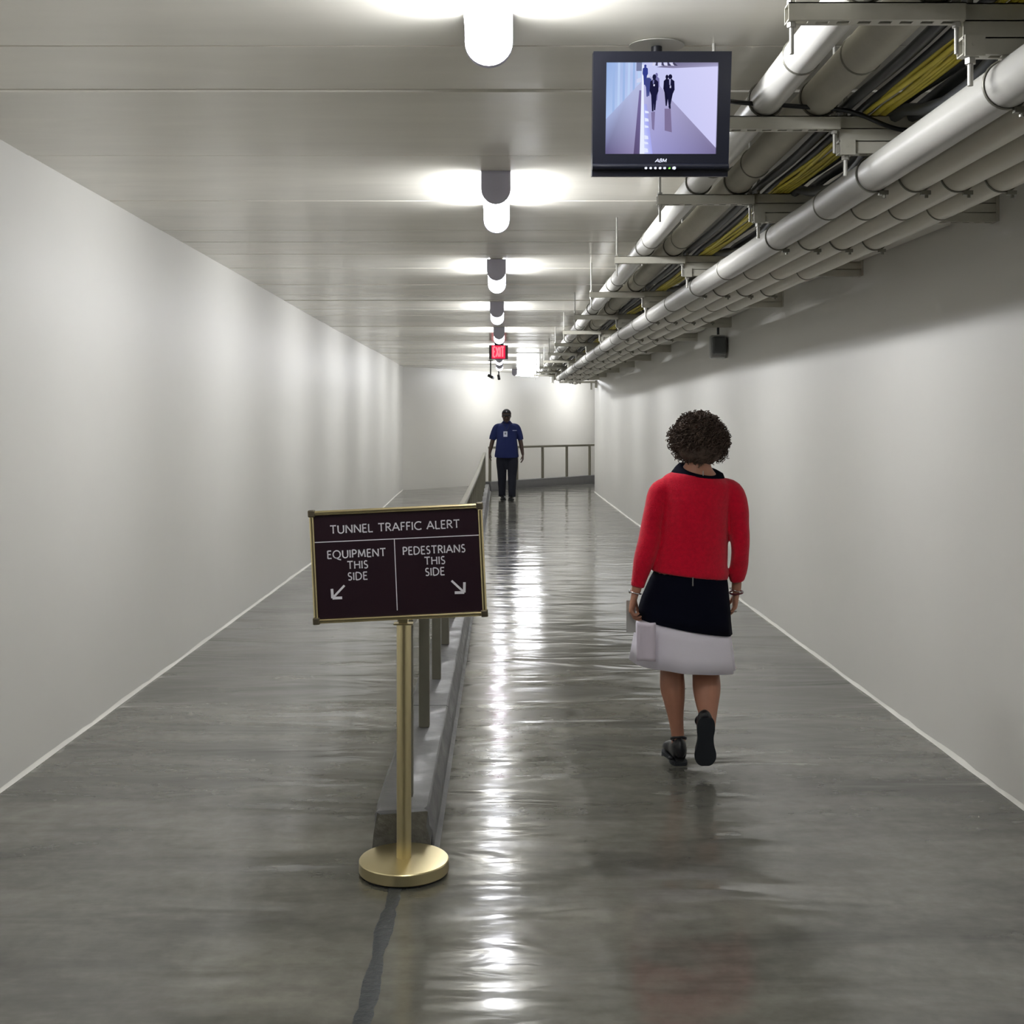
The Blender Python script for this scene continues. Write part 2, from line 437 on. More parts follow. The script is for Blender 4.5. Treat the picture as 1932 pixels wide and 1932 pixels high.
# ---------------------------------------------------------------- ceiling lamps
def make_lamp(label, L=.9):
    t = thing('ceiling_lamp', label, 'ceiling light', (0,0,0), 0, None)
    hw = .068; drop = .088
    bm = bmesh.new(); box(bm, -.05, .05, .01, L-.01, -.028, 0); obj('back_plate', bm, M_strut, t, bevel=.003)
    prof = [(hw, -.022), (hw, -drop)]+[(hw*math.cos(a), -drop-hw*math.sin(a)) for a in [PI*k/14 for k in range(1, 14)]]+[(-hw, -drop), (-hw, -.022)]
    bm = bmesh.new(); a = [bm.verts.new((x, .022, z)) for x, z in prof]; b = [bm.verts.new((x, L-.022, z)) for x, z in prof]
    for i in range(len(prof)): j = (i+1) % len(prof); bm.faces.new((a[i], a[j], b[j], b[i]))
    bm.faces.new(a); bm.faces.new(b); obj('lens', bm, M_lens, t, smooth=40)
    hc = hw+.004
    pc = [(hc, 0), (hc, -drop)]+[(hc*math.cos(q), -drop-hc*math.sin(q)) for q in [PI*k/14 for k in range(1, 14)]]+[(-hc, -drop), (-hc, 0)]
    for y0 in (0, L-.024):
        bm = bmesh.new(); aa = [bm.verts.new((x, y0, z)) for x, z in pc]; bb = [bm.verts.new((x, y0+.024, z)) for x, z in pc]
        bm.faces.new(aa); bm.faces.new(bb)
        for i in range(len(pc)): j = (i+1) % len(pc); bm.faces.new((aa[i], aa[j], bb[j], bb[i]))
        c = obj('end_cap', bm, M_cap, t, smooth=40)
        bm = bmesh.new(); cyl(bm, (0, y0-.004 if y0 == 0 else y0+.024, -.075), .018, .004, 'Y', 20); obj('screw_cover', bm, M_cap, c, smooth=30)
    for x, z, tilt, sy, P, sp in ((-.045, -.060, 0, .04, SIDE_W, 100), (.045, -.060, 0, .04, SIDE_W, 100), (-.04, -.10, 40, .04, SIDE2_W, 100), (.04, -.10, 40, .04, SIDE2_W, 100), (0, -.12, 90, .06, DOWN_W, 140)):
        ld_ = bpy.data.lights.new('tube_light', 'AREA'); ld_.shape = 'RECTANGLE'; ld_.size = sy; ld_.size_y = L-.08; ld_.energy = P; ld_.spread = math.radians(sp); ld_.color = (.95, .97, 1)
        lo = bpy.data.objects.new('tube_light', ld_); C.objects.link(lo); lo.parent = t; lo.location = (x, L/2, z)
        a = math.radians(90-tilt); lo.rotation_euler = (0, a if x < 0 else -a, 0)
    return t
names = {2.64: 'white glowing ceiling lamp nearest the camera, cut by the top of the picture',
 5.70: 'grey-capped glowing ceiling lamp left of the monitor, second of the row from the top',
 8.75: 'grey-capped glowing ceiling lamp, third of the row down the tunnel',
 11.80: 'small glowing ceiling lamp, fourth of the row, directly past the third',
 14.88: 'small glowing ceiling lamp, last of the row before the red exit sign',
 18.12: 'small glowing ceiling lamp, partly hidden right behind the red exit sign',
 21.05: 'tiny glowing ceiling lamp just below the red exit sign in the picture',
 23.6: 'tiny glowing ceiling lamp above the two black cameras, farthest of the straight row'}
lx = {2.64:-.038, 5.70:-.027, 8.75:-.037, 11.80:-.045, 14.88:-.03, 18.12:-.035, 21.05:-.04, 23.6:-.04}
lamp0 = None
for y, lb in names.items():
    if lamp0 is None: lamp0 = make_lamp(lb); lamp0.location = (lx[y], y, cz(y)); l = lamp0
    else: l = dup(lamp0, (lx[y], y, cz(y+.45)-.002), lb)
for y, lbl in ((-.41, 'glowing ceiling lamp straight overhead, just behind where the picture is taken from'),):
    dup(lamp0, (-.038, y, cz(y)), lbl)
lb = (.30, 27.0)
def brighter(t, k):
    for ch in t.children:
        if ch.type == 'LIGHT': ch.data = ch.data.copy(); ch.data.energy *= k; ch.data.spread = math.radians(176)
brighter(dup(lamp0, (lb[0], lb[1], cz(27.5)-.001), 'large glowing ceiling lamp set at an angle right of the exit sign, in the bend', rz=math.atan2(BD.y, BD.x)-PI/2), 1.7)
q = Vector((lb[0], lb[1], 0))+BD*3.6
brighter(dup(lamp0, (q.x, q.y, cz(28)-.001), 'ceiling lamp round the bend, hidden behind the pipes', rz=math.atan2(BD.y, BD.x)-PI/2), 1.7)

# ---------------------------------------------------------------- pipe rack
def zo(y): return .035*sstep(5, 13, y)
_dx = [(4.6, 0), (6.7, -.032), (9.8, -.062), (14.8, -.100), (22, -.140), (40, -.150)]
def xo(y):
    if y <= _dx[0][0]: return 0
    for (a, p), (b, q) in zip(_dx, _dx[1:]):
        if y <= b: return p+(q-p)*(y-a)/(b-a)
    return -.15
HY = [1.0, 2.78, 3.8, 5.09, 7.0, 8.98, 11.0, 12.9, 14.9, 16.9, 18.9, 20.9, 22.9, 24.3]
Hn = ['first', 'second', 'third', 'fourth', 'fifth', 'sixth', 'seventh', 'eighth', 'ninth', 'tenth', 'eleventh', 'twelfth', 'thirteenth', 'fourteenth']
def channel(bm, x0, x1, y, z0, z1, hole=True):
    h = .0205
    box(bm, x0, x1, y-h, y-h+.003, z0, z1); box(bm, x0, x1, y+h-.003, y+h, z0, z1)
    box(bm, x0, x1, y-h, y+h, z1-.003, z1)
    box(bm, x0, x1, y-h+.003, y-.008, z0, z0+.003); box(bm, x0, x1, y+.008, y+h-.003, z0, z0+.003)
    x = x0
    while x < x1-.001:
        box(bm, x, min(x+.02, x1), y-.008, y+.008, z0, z0+.003); x += .05
hl = {2.78:'white slotted steel hanger at top edge of the picture, above the white pipe',
 3.8:'white steel hanger behind the monitor with the black cable along it',
 5.09:'grey steel hanger right below the monitor, across the white pipe',
 7.0:'grey steel hanger with long rods, next one past the one below the monitor'}
bl = {2.78:'double steel wall bracket nearest the camera, above the wide pipes',
 3.8:'pale double steel wall bracket right of the monitor cable, bolt hanging under it',
 5.09:'dark grey double steel wall bracket right and below the monitor',
 7.0:'grey double steel wall bracket, next one past the bracket below the monitor'}
for i, y in enumerate(HY):
    z = zo(y); zc = cz(y)
    t = thing('trapeze_hanger', hl.get(y, 'painted steel pipe hanger far down the rack, %s from the camera' % Hn[i]), 'pipe hanger', (.68, y, EYE+.957+z))
    bm = bmesh.new(); channel(bm, 0, .42, 0, 0, .042); obj('strut', bm, M_strut, t)
    for x in (.012, .405):
        bm = bmesh.new(); cyl(bm, (x, 0, -.075), .0055, zc-(EYE+.957+z)+.075, seg=10); rd = obj('threaded_rod', bm, M_rod, t, smooth=40)
        bm = bmesh.new(); cyl(bm, (x, 0, -.012), .011, .011, seg=6); obj('nut', bm, M_rod, rd)
        bm = bmesh.new(); cyl(bm, (x, 0, .043), .011, .010, seg=6); obj('nut', bm, M_rod, rd)
    xw = wr(y)
    t2 = thing('wall_bracket', bl.get(y, 'grey double steel wall bracket far down the rack, %s from the camera' % Hn[i]), 'bracket', (1.105+.3*xo(y), y, EYE+.885+z)); XB = 1.105+.3*xo(y)
    for zz, nm in ((0, 'lower_channel'), (.041, 'middle_channel'), (.082, 'upper_channel')):
        bm = bmesh.new(); channel(bm, 0 if zz else .0, xw-XB, .03, zz, zz+.0405); obj(nm, bm, M_strut, t2)
    bm = bmesh.new(); box(bm, .002, .05, .002, .008, -.006, .045); cyl(bm, (.022, .004, .022), .004, -.004+.0001, 'Y', 12); obj('end_plate', bm, M_strut, t2)
    bm = bmesh.new(); cyl(bm, (.025, .03, -.07), .007, .30, seg=10); cyl(bm, (.025, .03, -.018), .013, .014, seg=6); obj('anchor_bolt', bm, M_rod, t2, smooth=40)
    bm = bmesh.new(); box(bm, xw-XB-.006, xw-XB, -.01, .07, .0, .12); obj('wall_plate', bm, M_strut, t2)

PY = [Y0+.02+(24.9-Y0-.02)*k/44 for k in range(45)]
def run_pipe(name, label, x, z, r, m, cat='pipe', y1=24.7, clamps=True, hang=True, coups=(), bend=0, group=None, drift=0):
    t = thing(name, label, cat, (x, 2.0, EYE+z), 0, group)
    bm = bmesh.new(); pts = []
    for y in PY:
        if y > y1: break
        pts.append((drift*xo(y), y-2.0, zo(y)))
    pts.append((drift*xo(y1), y1-2.0, zo(y1)))
    tube(bm, pts, r, 28, ref=(1,0,0)); obj('pipe_body', bm, m, t, smooth=40)
    for y in HY:
        if not clamps or y > y1: continue
        yy = y+.03-2.0+(.035 if hang else 0)
        bm = bmesh.new()
        if hang:
            D = drift*xo(yy+2); torus(bm, (D, yy, zo(y)), r+.003, .0032, 'Y', 28, 6, PI*.5+.25, PI*2.5-.25)
            for s in (-1, 1): box(bm, D+s*.016-.002, D+s*.016+.002, yy-.012, yy+.012, r-.002+zo(y), r+.035+zo(y))
            c = obj('pipe_clamp', bm, M_clamp, t, smooth=60)
            bm = bmesh.new(); cyl(bm, (D+.034, yy, zo(y)-r-.004), .006, -.018, seg=8); box(bm, D+.015, D+.046, yy-.008, yy+.008, zo(y)-r-.012, zo(y)-r+.002); obj('clamp_bolt', bm, M_clamp, c)
        else:
            torus(bm, (0, yy-.03, zo(y)), r+.004, .004, 'Y', 28, 6)
            c = obj('pipe_ring', bm, M_clamp, t, smooth=60)
    for y in coups:
        bm = bmesh.new(); torus(bm, (drift*xo(y), y-2.0, zo(y)), r+.001, .0035, 'Y', 28, 6); obj('joint_ring', bm, M_clamp, t, smooth=60)
    return t
CP = [2.3, 4.4, 6.24, 8.1, 9.95, 11.8, 13.7, 15.6, 17.5, 19.4, 21.3]
run_pipe('utility_pipe', 'shiny white pipe at the left edge of the lower rack, the brightest of its four', 1.235, .828, .057, M_pipe1, coups=CP, drift=1, y1=22.0)
run_pipe('utility_pipe', 'dull pale pipe touching the shiny white pipe, second in the lower rack', 1.375, .828, .057, M_pipe_o, coups=CP, drift=1, y1=22.7)
run_pipe('utility_pipe', 'dull pale pipe, third in the lower rack, one in from the wall-side pipe', 1.515, .828, .057, M_pipe_o, coups=CP, drift=1, y1=23.3)
run_pipe('utility_pipe', 'dull pale pipe of the lower rack closest to the right wall', 1.660, .828, .057, M_pipe_o, coups=CP, drift=1, y1=23.9)
CU = [3.35, 4.75, 6.7, 8.6, 10.6, 12.5, 14.5, 16.5]
run_pipe('ceiling_pipe', 'bright white pipe under the ceiling running behind the monitor', .862, 1.058, .053, M_pipe, hang=False, coups=CU, y1=25.2)
run_pipe('ceiling_pipe', 'thicker dull grey insulated pipe just right of the bright white ceiling pipe', 1.035, 1.064, .059, M_pipe_g, hang=False, coups=CU, y1=25.0)
# slack pipe sleeves / hangers on the upper pipes
def wob(y, s, a, f): return a*noise.noise(Vector((y*f, s*3.7, s)))
def cable(name, label, x, z, r, m, seed, group, amp=.02, f=.8, sag=.012, y0=Y0+.1, y1=24.6):
    bm = bmesh.new(); pts = []
    n = 190
    hs = [Y0]+HY+[26.2]
    for k in range(n+1):
        y = y0+(y1-y0)*k/n
        for a, b in zip(hs, hs[1:]):
            if a <= y <= b: u = (y-a)/(b-a); break
        sg = -sag*math.sin(PI*u)*(.6+.8*abs(noise.noise(Vector((a, seed, 1)))))
        pts.append((x+wob(y, seed, amp, f)*(.5+math.sin(PI*u)*.9), y, EYE+z+zo(y)+sg+abs(wob(y, seed+20, .006, 1.3))))
    c = Vector(pts[0])
    tube(bm, [(p[0]-c.x, p[1]-c.y, p[2]-c.z) for p in pts], r, 8)
    o = obj(name, bm, m, smooth=60, loc=c); return tag(o, label, 'cable', group)
for k in range(6):
    cable('yellow_cable', 'thin yellow cable of the loose yellow bundle lying on the brackets', 1.195+.018*(k % 5)+.009*(k//5), 1.018+.015*(k//5), .0075, M_yel, k+1, 'yellow cables on the brackets', amp=.036, f=.7, sag=.03)
for k in range(7):
    cable('dark_cable', 'thick dark grey cable beside the yellow bundle on the wall brackets', 1.285+.048*k+(.01 if k % 2 else 0), 1.028+(.006 if k % 2 else 0), .019, M_dark, 40+k, 'thick dark cables on the brackets', amp=.014, f=.5, sag=.16 if k < 3 else .09)
for k in range(4):
    cable('dark_cable', 'thick dark grey cable lying on top of the other dark cables', 1.32+.09*k, 1.068, .019, M_dark, 60+k, 'upper layer of dark cables', amp=.03, f=.5, sag=.03)
for k in range(3):
    cable('dark_cable', 'dark grey cable lying between the grey insulated pipe and the yellow bundle', 1.128+.034*k, 1.040+(.03 if k == 1 else 0), .0165, M_dark, 80+k, 'dark cables beside the insulated pipe', amp=.008, f=.5, sag=.02)
cable('grey_conduit', 'light grey conduit among the dark cables, above the shiny white pipe', 1.225+.03, 1.075, .014, M_pipe_o, 71, None, amp=.008, f=.4, sag=.015)
cable('grey_conduit', 'light grey conduit near the right wall above the lower rack', 1.83, 1.04, .022, M_pipe_o, 72, None, amp=.006, f=.4, sag=.01)
# pale cable trays fixed along the right wall
for i, (a, b, z0, z1, lbl) in enumerate([(5.57, 8.3, .953, 1.0, 'pale metal cable tray high on right wall, nearest and largest of the trays'),
        (10.1, 11.95, 1.0, 1.01, 'pale metal cable tray on right wall just above the small grey wall box'),
        (12.3, 15.2, 1.0, 1.015, 'pale metal cable tray on right wall directly past the small grey wall box'),
        (15.5, 18.4, 1.005, 1.015, 'pale metal cable tray farthest along the right wall')]):
    t = thing('cable_tray', lbl, 'cable tray', (min(wr(a), wr(b))-.022, a, EYE+z0))
    bm = bmesh.new(); L = b-a; dz = z1-z0
    def q(x, y, z): return bm.verts.new((x, y, z+dz*y/L))
    xw = .0
    for (x0, x1, za, zb) in ((-.20, xw, 0, .003), (-.20, -.197, 0, .05), (xw-.004, xw-.001, 0, .06)):
        v = [q(x, y, z) for x in (x0, x1) for y in (0, L) for z in (za, zb)]
        for f in ((0,1,3,2),(4,6,7,5),(0,4,5,1),(2,3,7,6),(0,2,6,4),(1,5,7,3)): bm.faces.new([v[k] for k in f])
    obj('tray', bm, M_caulk, t)
    bm = bmesh.new(); tube(bm, [(-.17, .4, .028), (-.19, .9, .012), (-.14, 1.6, .03)], .012, 8, smooth=8); obj('cable_loop', bm, M_dark, t, smooth=60)
# bracket hanging at the corner of the right wall
t = thing('corner_bracket', 'small steel bracket on right wall corner under the far end of the pipes', 'bracket', (wr(24.8), 24.8, EYE+.93))
bm = bmesh.new(); box(bm, -.80, 0, -.02, .02, -.06, -.02); obj('arm', bm, M_strut, t)
bm = bmesh.new(); box(bm, -.14, -.10, -.02, .02, -.20, -.06); box(bm, -.05, 0, -.03, .03, -.16, 0); obj('leg', bm, M_strut, t)
# small grey wall box
t = thing('wall_light_box', 'small grey rounded box fixture mounted high on right wall below the pipes', 'wall fixture', (wr(11.2)-.008, 11.2, EYE+.65))
bm = bmesh.new(); box(bm, -.145, -.005, -.07, .07, .02, .19); obj('housing', bm, mat('box_grey', (84,86,86), .35), t, bevel=.022)
bm = bmesh.new(); box(bm, -.156, 0, -.005, .08, -.022, .205); obj('pale_rim', bm, mat('rim_grey', (176,176,174), .3), t, bevel=.018)
bm = bmesh.new(); cyl(bm, (-.075, .03, .21), .012, .28, seg=12); obj('conduit', bm, M_dark, t, smooth=40)

# ---------------------------------------------------------------- monitor
mt = thing('monitor', 'black flat-screen monitor hanging from ceiling showing the tunnel camera picture', 'monitor', (.4925, 3.60, EYE+.955))
TILT = Matrix.Rotation(math.radians(9), 4, 'X')
MW, MH = .211, .187
# parts of the monitor
def mbox(name, args, m, parent=mt, bevel=0, M=TILT):
    bm = bmesh.new(); box(bm, *args, M); return obj(name, bm, m, parent, bevel=bevel)
sx0, sx1, sz0, sz1 = -.171, .172, -.119, .155
bm = bmesh.new()
box(bm, -MW, sx0, -.012, .04, -.150, MH, TILT); box(bm, sx1, MW, -.012, .04, -.150, MH, TILT)
box(bm, sx0, sx1, -.012, .04, sz1, MH, TILT); box(bm, sx0, sx1, -.012, .04, -.150, sz0, TILT)
box(bm, -MW, MW, -.004, .04, -MH, -.150, TILT)
bz = obj('bezel', bm, M_blk_gloss, mt)
bm = bmesh.new(); tube(bm, [TILT @ Vector((-MW, -.010, -.158)), TILT @ Vector((MW, -.012, -.158))], .010, 14); obj('lower_trim', bm, M_blk_gloss, mt, smooth=50)
mbox('back_shell', (-.16, .16, .04, .075, -.14, .15), M_blk_gloss, bevel=.01)
# screen picture: coloured polygons of a lit display
bm = bmesh.new(); cl = bm.loops.layers.float_color.new('Col')
def spoly(pts, cols, lay):
    vs = []
    for u, v in pts:
        vs.append(bm.verts.new(TILT @ Vector((sx0+(sx1-sx0)*u, -.0005-.0001*lay, sz1+(sz0-sz1)*v))))
    f = bm.faces.new(vs)
    for i, lp in enumerate(f.loops):
        c = cols[i] if isinstance(cols, list) else cols
        lp[cl] = (*lin(c), 1)
LW, LW2 = (178,202,240), (150,178,226)
spoly([(0,0),(1,0),(1,1),(0,1)], [(190,198,240),(214,212,250),(206,204,246),(150,150,196)], 0)
spoly([(0,0),(.33,0),(.33,.2),(0,.62)], [LW2,(196,208,244),(190,200,240),(172,196,238)], 1)
for k in range(6): spoly([(.06+k*.045,0),(.08+k*.045,0),(.08+k*.045,.62-(.08+k*.045)*1.27),(.06+k*.045,.62-(.06+k*.045)*1.27)], (186,208,244) if k % 2 else (158,184,230), 2)
spoly([(0,.62),(.2,.36),(.32,.2),(.325,1),(0,1)], [(160,172,214),(176,184,222),(184,190,226),(150,140,182),(98,92,132)], 3)
spoly([(.335,.12),(.42,.16),(.58,.39),(1,.93),(1,1),(.35,1)], [(190,192,232),(176,176,216),(170,166,206),(128,120,160),(118,110,150),(160,158,214)], 3)
spoly([(.62,0),(1,0),(1,.04),(.6,.06),(.45,.05)], [(120,118,150),(150,146,180),(170,168,205),(140,136,170),(120,116,150)], 4)
for k in range(8): spoly([(.42+k*.025,.0),(.435+k*.025,0),(.43+k*.03,.035),(.41+k*.028,.03)], (70,68,96) if k % 2 else (215,215,240), 5)
spoly([(.300,.30),(.318,.30),(.312,1),(.258,1)], [(120,110,160),(120,110,160),(96,84,126),(88,76,112)], 5)
spoly([(.322,.02),(.334,.02),(.356,1),(.313,1)], (232,238,255), 6)
spoly([(.345,.45),(.37,.45),(.43,1),(.357,1)], [(170,178,246),(164,166,226),(168,170,240),(206,214,255)], 4)
for k, (v, h) in enumerate([(.52,.03),(.60,.04),(.68,.03),(.79,.045),(.86,.03),(.93,.05)]): spoly([(.352,v),(.385,v+.01),(.39,v+h),(.355,v+h)], (226,232,255), 6)
spoly([(.27,.0),(.32,.0),(.318,.09),(.27,.09)], (120,126,160), 5)
spoly([(.275,.18),(.312,.16),(.312,.21),(.275,.22)], (206,212,240), 5)
def fig(u, v0, v1, wd, col, lay, lean=0, tone=None):
    h = v1-v0; hd = h*.075
    spoly([(u+wd*.24*math.cos(a), v0+hd+hd*math.sin(a)) for a in [2*PI*k/10 for k in range(10)]], tone or col, lay)
    spoly([(u-wd*.12,v0+h*.13),(u+wd*.12,v0+h*.13),(u+wd*.5,v0+h*.2),(u+wd*.55,v0+h*.45),(u+wd*.36,v0+h*.56),(u-wd*.36,v0+h*.56),(u-wd*.55,v0+h*.45),(u-wd*.5,v0+h*.2)], col, lay)
    spoly([(u-wd*.36,v0+h*.54),(u+wd*.02,v0+h*.54),(u-wd*.02+lean,v0+h),(u-wd*.22+lean,v0+h)], col, lay)
    spoly([(u-wd*.02,v0+h*.54),(u+wd*.36,v0+h*.54),(u+wd*.2-lean,v0+h*.97),(u+wd*.02-lean,v0+h*.97)], col, lay)
spoly([(.41,.54),(.445,.53),(.44,.74),(.42,.72)], (128,118,160), 4)
spoly([(.53,.5),(.585,.5),(.60,.76),(.535,.74)], (126,114,152), 4)
fig(.35, .02, .24, .045, (52,62,140), 7)
fig(.452, .11, .42, .05, (120,116,170), 7)
fig(.378, .13, .37, .055, (62,70,132), 8, .0, (210,214,240))
fig(.432, .125, .53, .072, (26,26,58), 9)
fig(.545, .13, .47, .055, (20,20,48), 8, .006)
fig(.575, .125, .50, .075, (24,24,54), 9, .012)
spoly([(.565,.18),(.58,.175),(.578,.25),(.568,.24)], (170,170,210), 10)
spoly([(.572,.25),(.584,.25),(.584,.275),(.572,.275)], (200,200,230), 10)
spoly([(.418,.19),(.432,.19),(.430,.23),(.42,.23)], (120,120,170), 10)
spoly([(.425,.235),(.438,.235),(.438,.255),(.425,.255)], (220,220,245), 10)
me = bpy.data.meshes.new('screen'); bm.to_mesh(me); bm.free()
ms = bpy.data.materials.new('screen_picture'); ms.use_nodes = True
N = ms.node_tree.nodes; N.remove(N['Principled BSDF']); e = N.new('ShaderNodeEmission'); at = N.new('ShaderNodeVertexColor'); at.layer_name = 'Col'
ms.node_tree.links.new(at.outputs[0], e.inputs[0]); e.inputs[1].default_value = 1.0
ms.node_tree.links.new(e.outputs[0], N['Material Output'].inputs[0])
obj_me('screen', me, ms, mt)
mbox('screen_backing', (sx0, sx1, .002, .035, sz0, sz1), M_black)
for k in range(7):
    u = -.046+.0145*k
    bm = bmesh.new(); r = .0036 if k < 5 else (.0026 if k == 5 else .005)
    tube(bm, [TILT @ Vector((u, -.030, -.163)), TILT @ Vector((u, -.018, -.163))], r, 12)
    o = obj('power_led' if k == 5 else 'button', bm, M_led if k == 5 else M_badge, mt, smooth=40)

# ---------------------------------------------------------------- stroke lettering
def arc(cx, cy, rx, ry, a0, a1, n=10):
    return [(cx+rx*math.cos(math.radians(a0+(a1-a0)*k/n)), cy+ry*math.sin(math.radians(a0+(a1-a0)*k/n))) for k in range(n+1)]
G = {
 'T': (.66, [[(0,1),(.66,1)], [(.33,1),(.33,0)]]),
 'U': (.74, [[(.06,1),(.06,.36)]+arc(.37,.33,.31,.33,180,360)+[(.68,.36),(.68,1)]]),
 'N': (.78, [[(.06,0),(.06,1)], [(.06,1),(.72,0)], [(.72,0),(.72,1)]]),
 'E': (.50, [[(.06,0),(.06,1)], [(.06,1),(.48,1)], [(.06,.53),(.42,.53)], [(.06,0),(.5,0)]]),
 'L': (.48, [[(.06,1),(.06,0)], [(.06,0),(.5,0)]]),
 'R': (.60, [[(.06,0),(.06,1)], [(.06,1),(.26,1)]+arc(.28,.76,.24,.24,90,-90)+[(.06,.52)], [(.26,.52),(.60,0)]]),
 'A': (.78, [[(0,0),(.39,1)], [(.39,1),(.78,0)], [(.14,.34),(.64,.34)]]),
 'F': (.46, [[(.06,0),(.06,1)], [(.06,1),(.46,1)], [(.06,.52),(.40,.52)]]),
 'I': (.12, [[(.06,0),(.06,1)]]),
 'C': (.76, [arc(.5,.5,.46,.5,52,308,16)]),
 'Q': (.98, [arc(.48,.5,.44,.5,0,360,24), [(.46,.05),(.60,-.12),(.86,-.22),(.98,-.22)]]),
 'P': (.54, [[(.06,0),(.06,1)], [(.06,1),(.24,1)]+arc(.27,.74,.25,.26,90,-90)+[(.06,.48)]]),
 'M': (.94, [[(.08,0),(.14,1)], [(.14,1),(.47,.12)], [(.47,.12),(.80,1)], [(.80,1),(.88,0)]]),
 'H': (.72, [[(.06,0),(.06,1)], [(.66,0),(.66,1)], [(.06,.53),(.66,.53)]]),
 'S': (.48, [arc(.25,.75,.19,.25,40,270,10)+arc(.23,.25,.21,.25,90,-140,10)]),
 'D': (.76, [[(.06,0),(.06,1)], [(.06,1),(.24,1)]+arc(.26,.5,.46,.5,90,-90,14)+[(.06,0)]]),
 'X': (.66, [[(.02,0),(.64,1)], [(.02,1),(.64,0)]]),
 'B': (.56, [[(.06,0),(.06,1)], [(.06,1),(.24,1)]+arc(.26,.77,.2,.23,90,-90)+[(.06,.54)], [(.24,.54)]+arc(.27,.27,.25,.27,90,-90)+[(.06,0)]]),
 ' ': (.34, []),
}
def stroke(bm, pts, w, M, z0, z1, flare=1.0):
    n = len(pts); Lf = []; Rt = []
    for i, p in enumerate(pts):
        a = pts[max(0, i-1)]; b = pts[min(n-1, i+1)]
        dx, dy = b[0]-a[0], b[1]-a[1]; l = math.hypot(dx, dy) or 1
        k = flare if (i in (0, n-1)) else 1
        ww = w*k
        Lf.append((p[0]-dy/l*ww/2, p[1]+dx/l*ww/2)); Rt.append((p[0]+dy/l*ww/2, p[1]-dx/l*ww/2))
    for i in range(n-1): prism(bm, [Lf[i], Lf[i+1], Rt[i+1], Rt[i]], z0, z1, M)
def text_bm(txt, height, width, M, w=.13, depth=.0012, slant=0, gap=.17, flare=1.3):
    tot = sum(G[c][0] for c in txt)+gap*(len(txt)-1); sxx = width/tot; bm = bmesh.new(); x = 0
    for c in txt:
        gw, st = G[c]
        for s in st:
            pts = [((x+px)*sxx-width/2+slant*(py-.5)*height, (py-.5)*height) for px, py in s]
            if len(pts) == 2:
                a, b = pts; pts = [a, (a[0]*.8+b[0]*.2, a[1]*.8+b[1]*.2), (a[0]*.2+b[0]*.8, a[1]*.2+b[1]*.8), b]
            stroke(bm, pts, w*height, M, 0, depth, flare)
        x += gw+gap
    return bm
# maker's letters on the monitor
MM = TILT @ Matrix.Translation((.002, -.0122, -.139)) @ Matrix.Rotation(PI/2, 4, 'X')
obj('brand_letters', text_bm('ABM', .010, .034, MM, w=.2, slant=.35, depth=.0006, gap=.08, flare=1), M_badge, mt)

# monitor ceiling mount
bm = bmesh.new(); lathe(bm, [(0, 0), (.03, 0), (.06, -.004), (.072, -.010), (.072, -.012), (0, -.012)], seg=32)
for v in bm.verts: v.co = Vector((.012+v.co.x*1.25, .19+v.co.y, cz(3.8)-(EYE+.955)+v.co.z))
obj('ceiling_plate', bm, M_rod, mt, smooth=40)
bm = bmesh.new(); tube(bm, [(.012,.19,.27),(.012,.19,.20)], .018, 14); sph(bm, (.012,.185,.205), .024)
tube(bm, [(.012,.185,.20),(.006,.13,.12),(0,.07,.03)], .016, 12, smooth=5); obj('mount_arm', bm, M_black, mt, smooth=60)
tag(obj('monitor_cable', (lambda b: (tube(b, [(.70,3.66,EYE+.955+.03),(.72,3.70,EYE+1.022),(.78,3.775,EYE+1.040),(.95,3.772,EYE+1.028),(1.10,3.772,EYE+1.016),(1.17,3.78,EYE+1.0),(1.26,3.785,EYE+.965),(1.32,3.785,EYE+.955),(1.42,3.79,EYE+.97),(1.60,3.80,EYE+1.02),(1.66,3.9,EYE+1.045)], .0075, 10, smooth=8), b)[1])(bmesh.new()), M_black, smooth=60),
    'thin black cable running from the right side of the monitor along the hanger', 'cable')

# ---------------------------------------------------------------- exit sign
et = thing('exit_sign', 'red lit exit sign hanging from the ceiling far down the tunnel', 'exit sign', (-.045, 17.95, EYE+1.215))
bm = bmesh.new(); box(bm, -.145, .145, 0, .05, -.215, 0); obj('housing', bm, mat('sign_grey', (98,94,98), .5), et, bevel=.006)
bm = bmesh.new(); box(bm, -.105, .105, -.004, .001, -.208, -.006); face = obj('face', bm, M_exit, et)
obj('exit_letters', text_bm('EXIT', .15, .17, Matrix.Translation((0, -.005, -.105)) @ Matrix.Rotation(PI/2, 4, 'X'), w=.17, depth=.001, flare=1), M_exit_l, face)
bm = bmesh.new(); box(bm, -.06, .06, .005, .045, 0, cz(17.95)-(EYE+1.215)); obj('canopy', bm, M_black, et)

# ---------------------------------------------------------------- security cameras
def seccam(x, y, zb, label, aim, white=True, tubular=False):
    t = thing('security_camera', label, 'security camera', (x, y, cz(y)-.0005))
    d = cz(y)-(EYE+zb)
    bm = bmesh.new(); cyl(bm, (0,0,-.012), .045, .012, seg=20); obj('mount_disc', bm, M_black, t, smooth=40)
    bm = bmesh.new(); tube(bm, [(0,0,-.01),(0,0,-d+.05)], .014, 10); obj('drop_rod', bm, M_black, t, smooth=40)
    bm = bmesh.new(); a = Vector(aim).normalized(); c = Vector((0,0,-d+.035))
    tube(bm, [c-a*.06, c+a*.05], .030, 16, ref=(0,0,1)); bd = obj('camera_body', bm, M_black, t, smooth=40)
    if white:
        bm = bmesh.new(); tube(bm, [c+a*.05, c+a*.075], .024, 16, ref=(0,0,1)); obj('camera_front', bm, M_badge, bd, smooth=40)
    return t
seccam(-.215, 23.3, .915, 'black security camera on a drop rod, left of the two below the exit sign', (1, -.1, -.55))
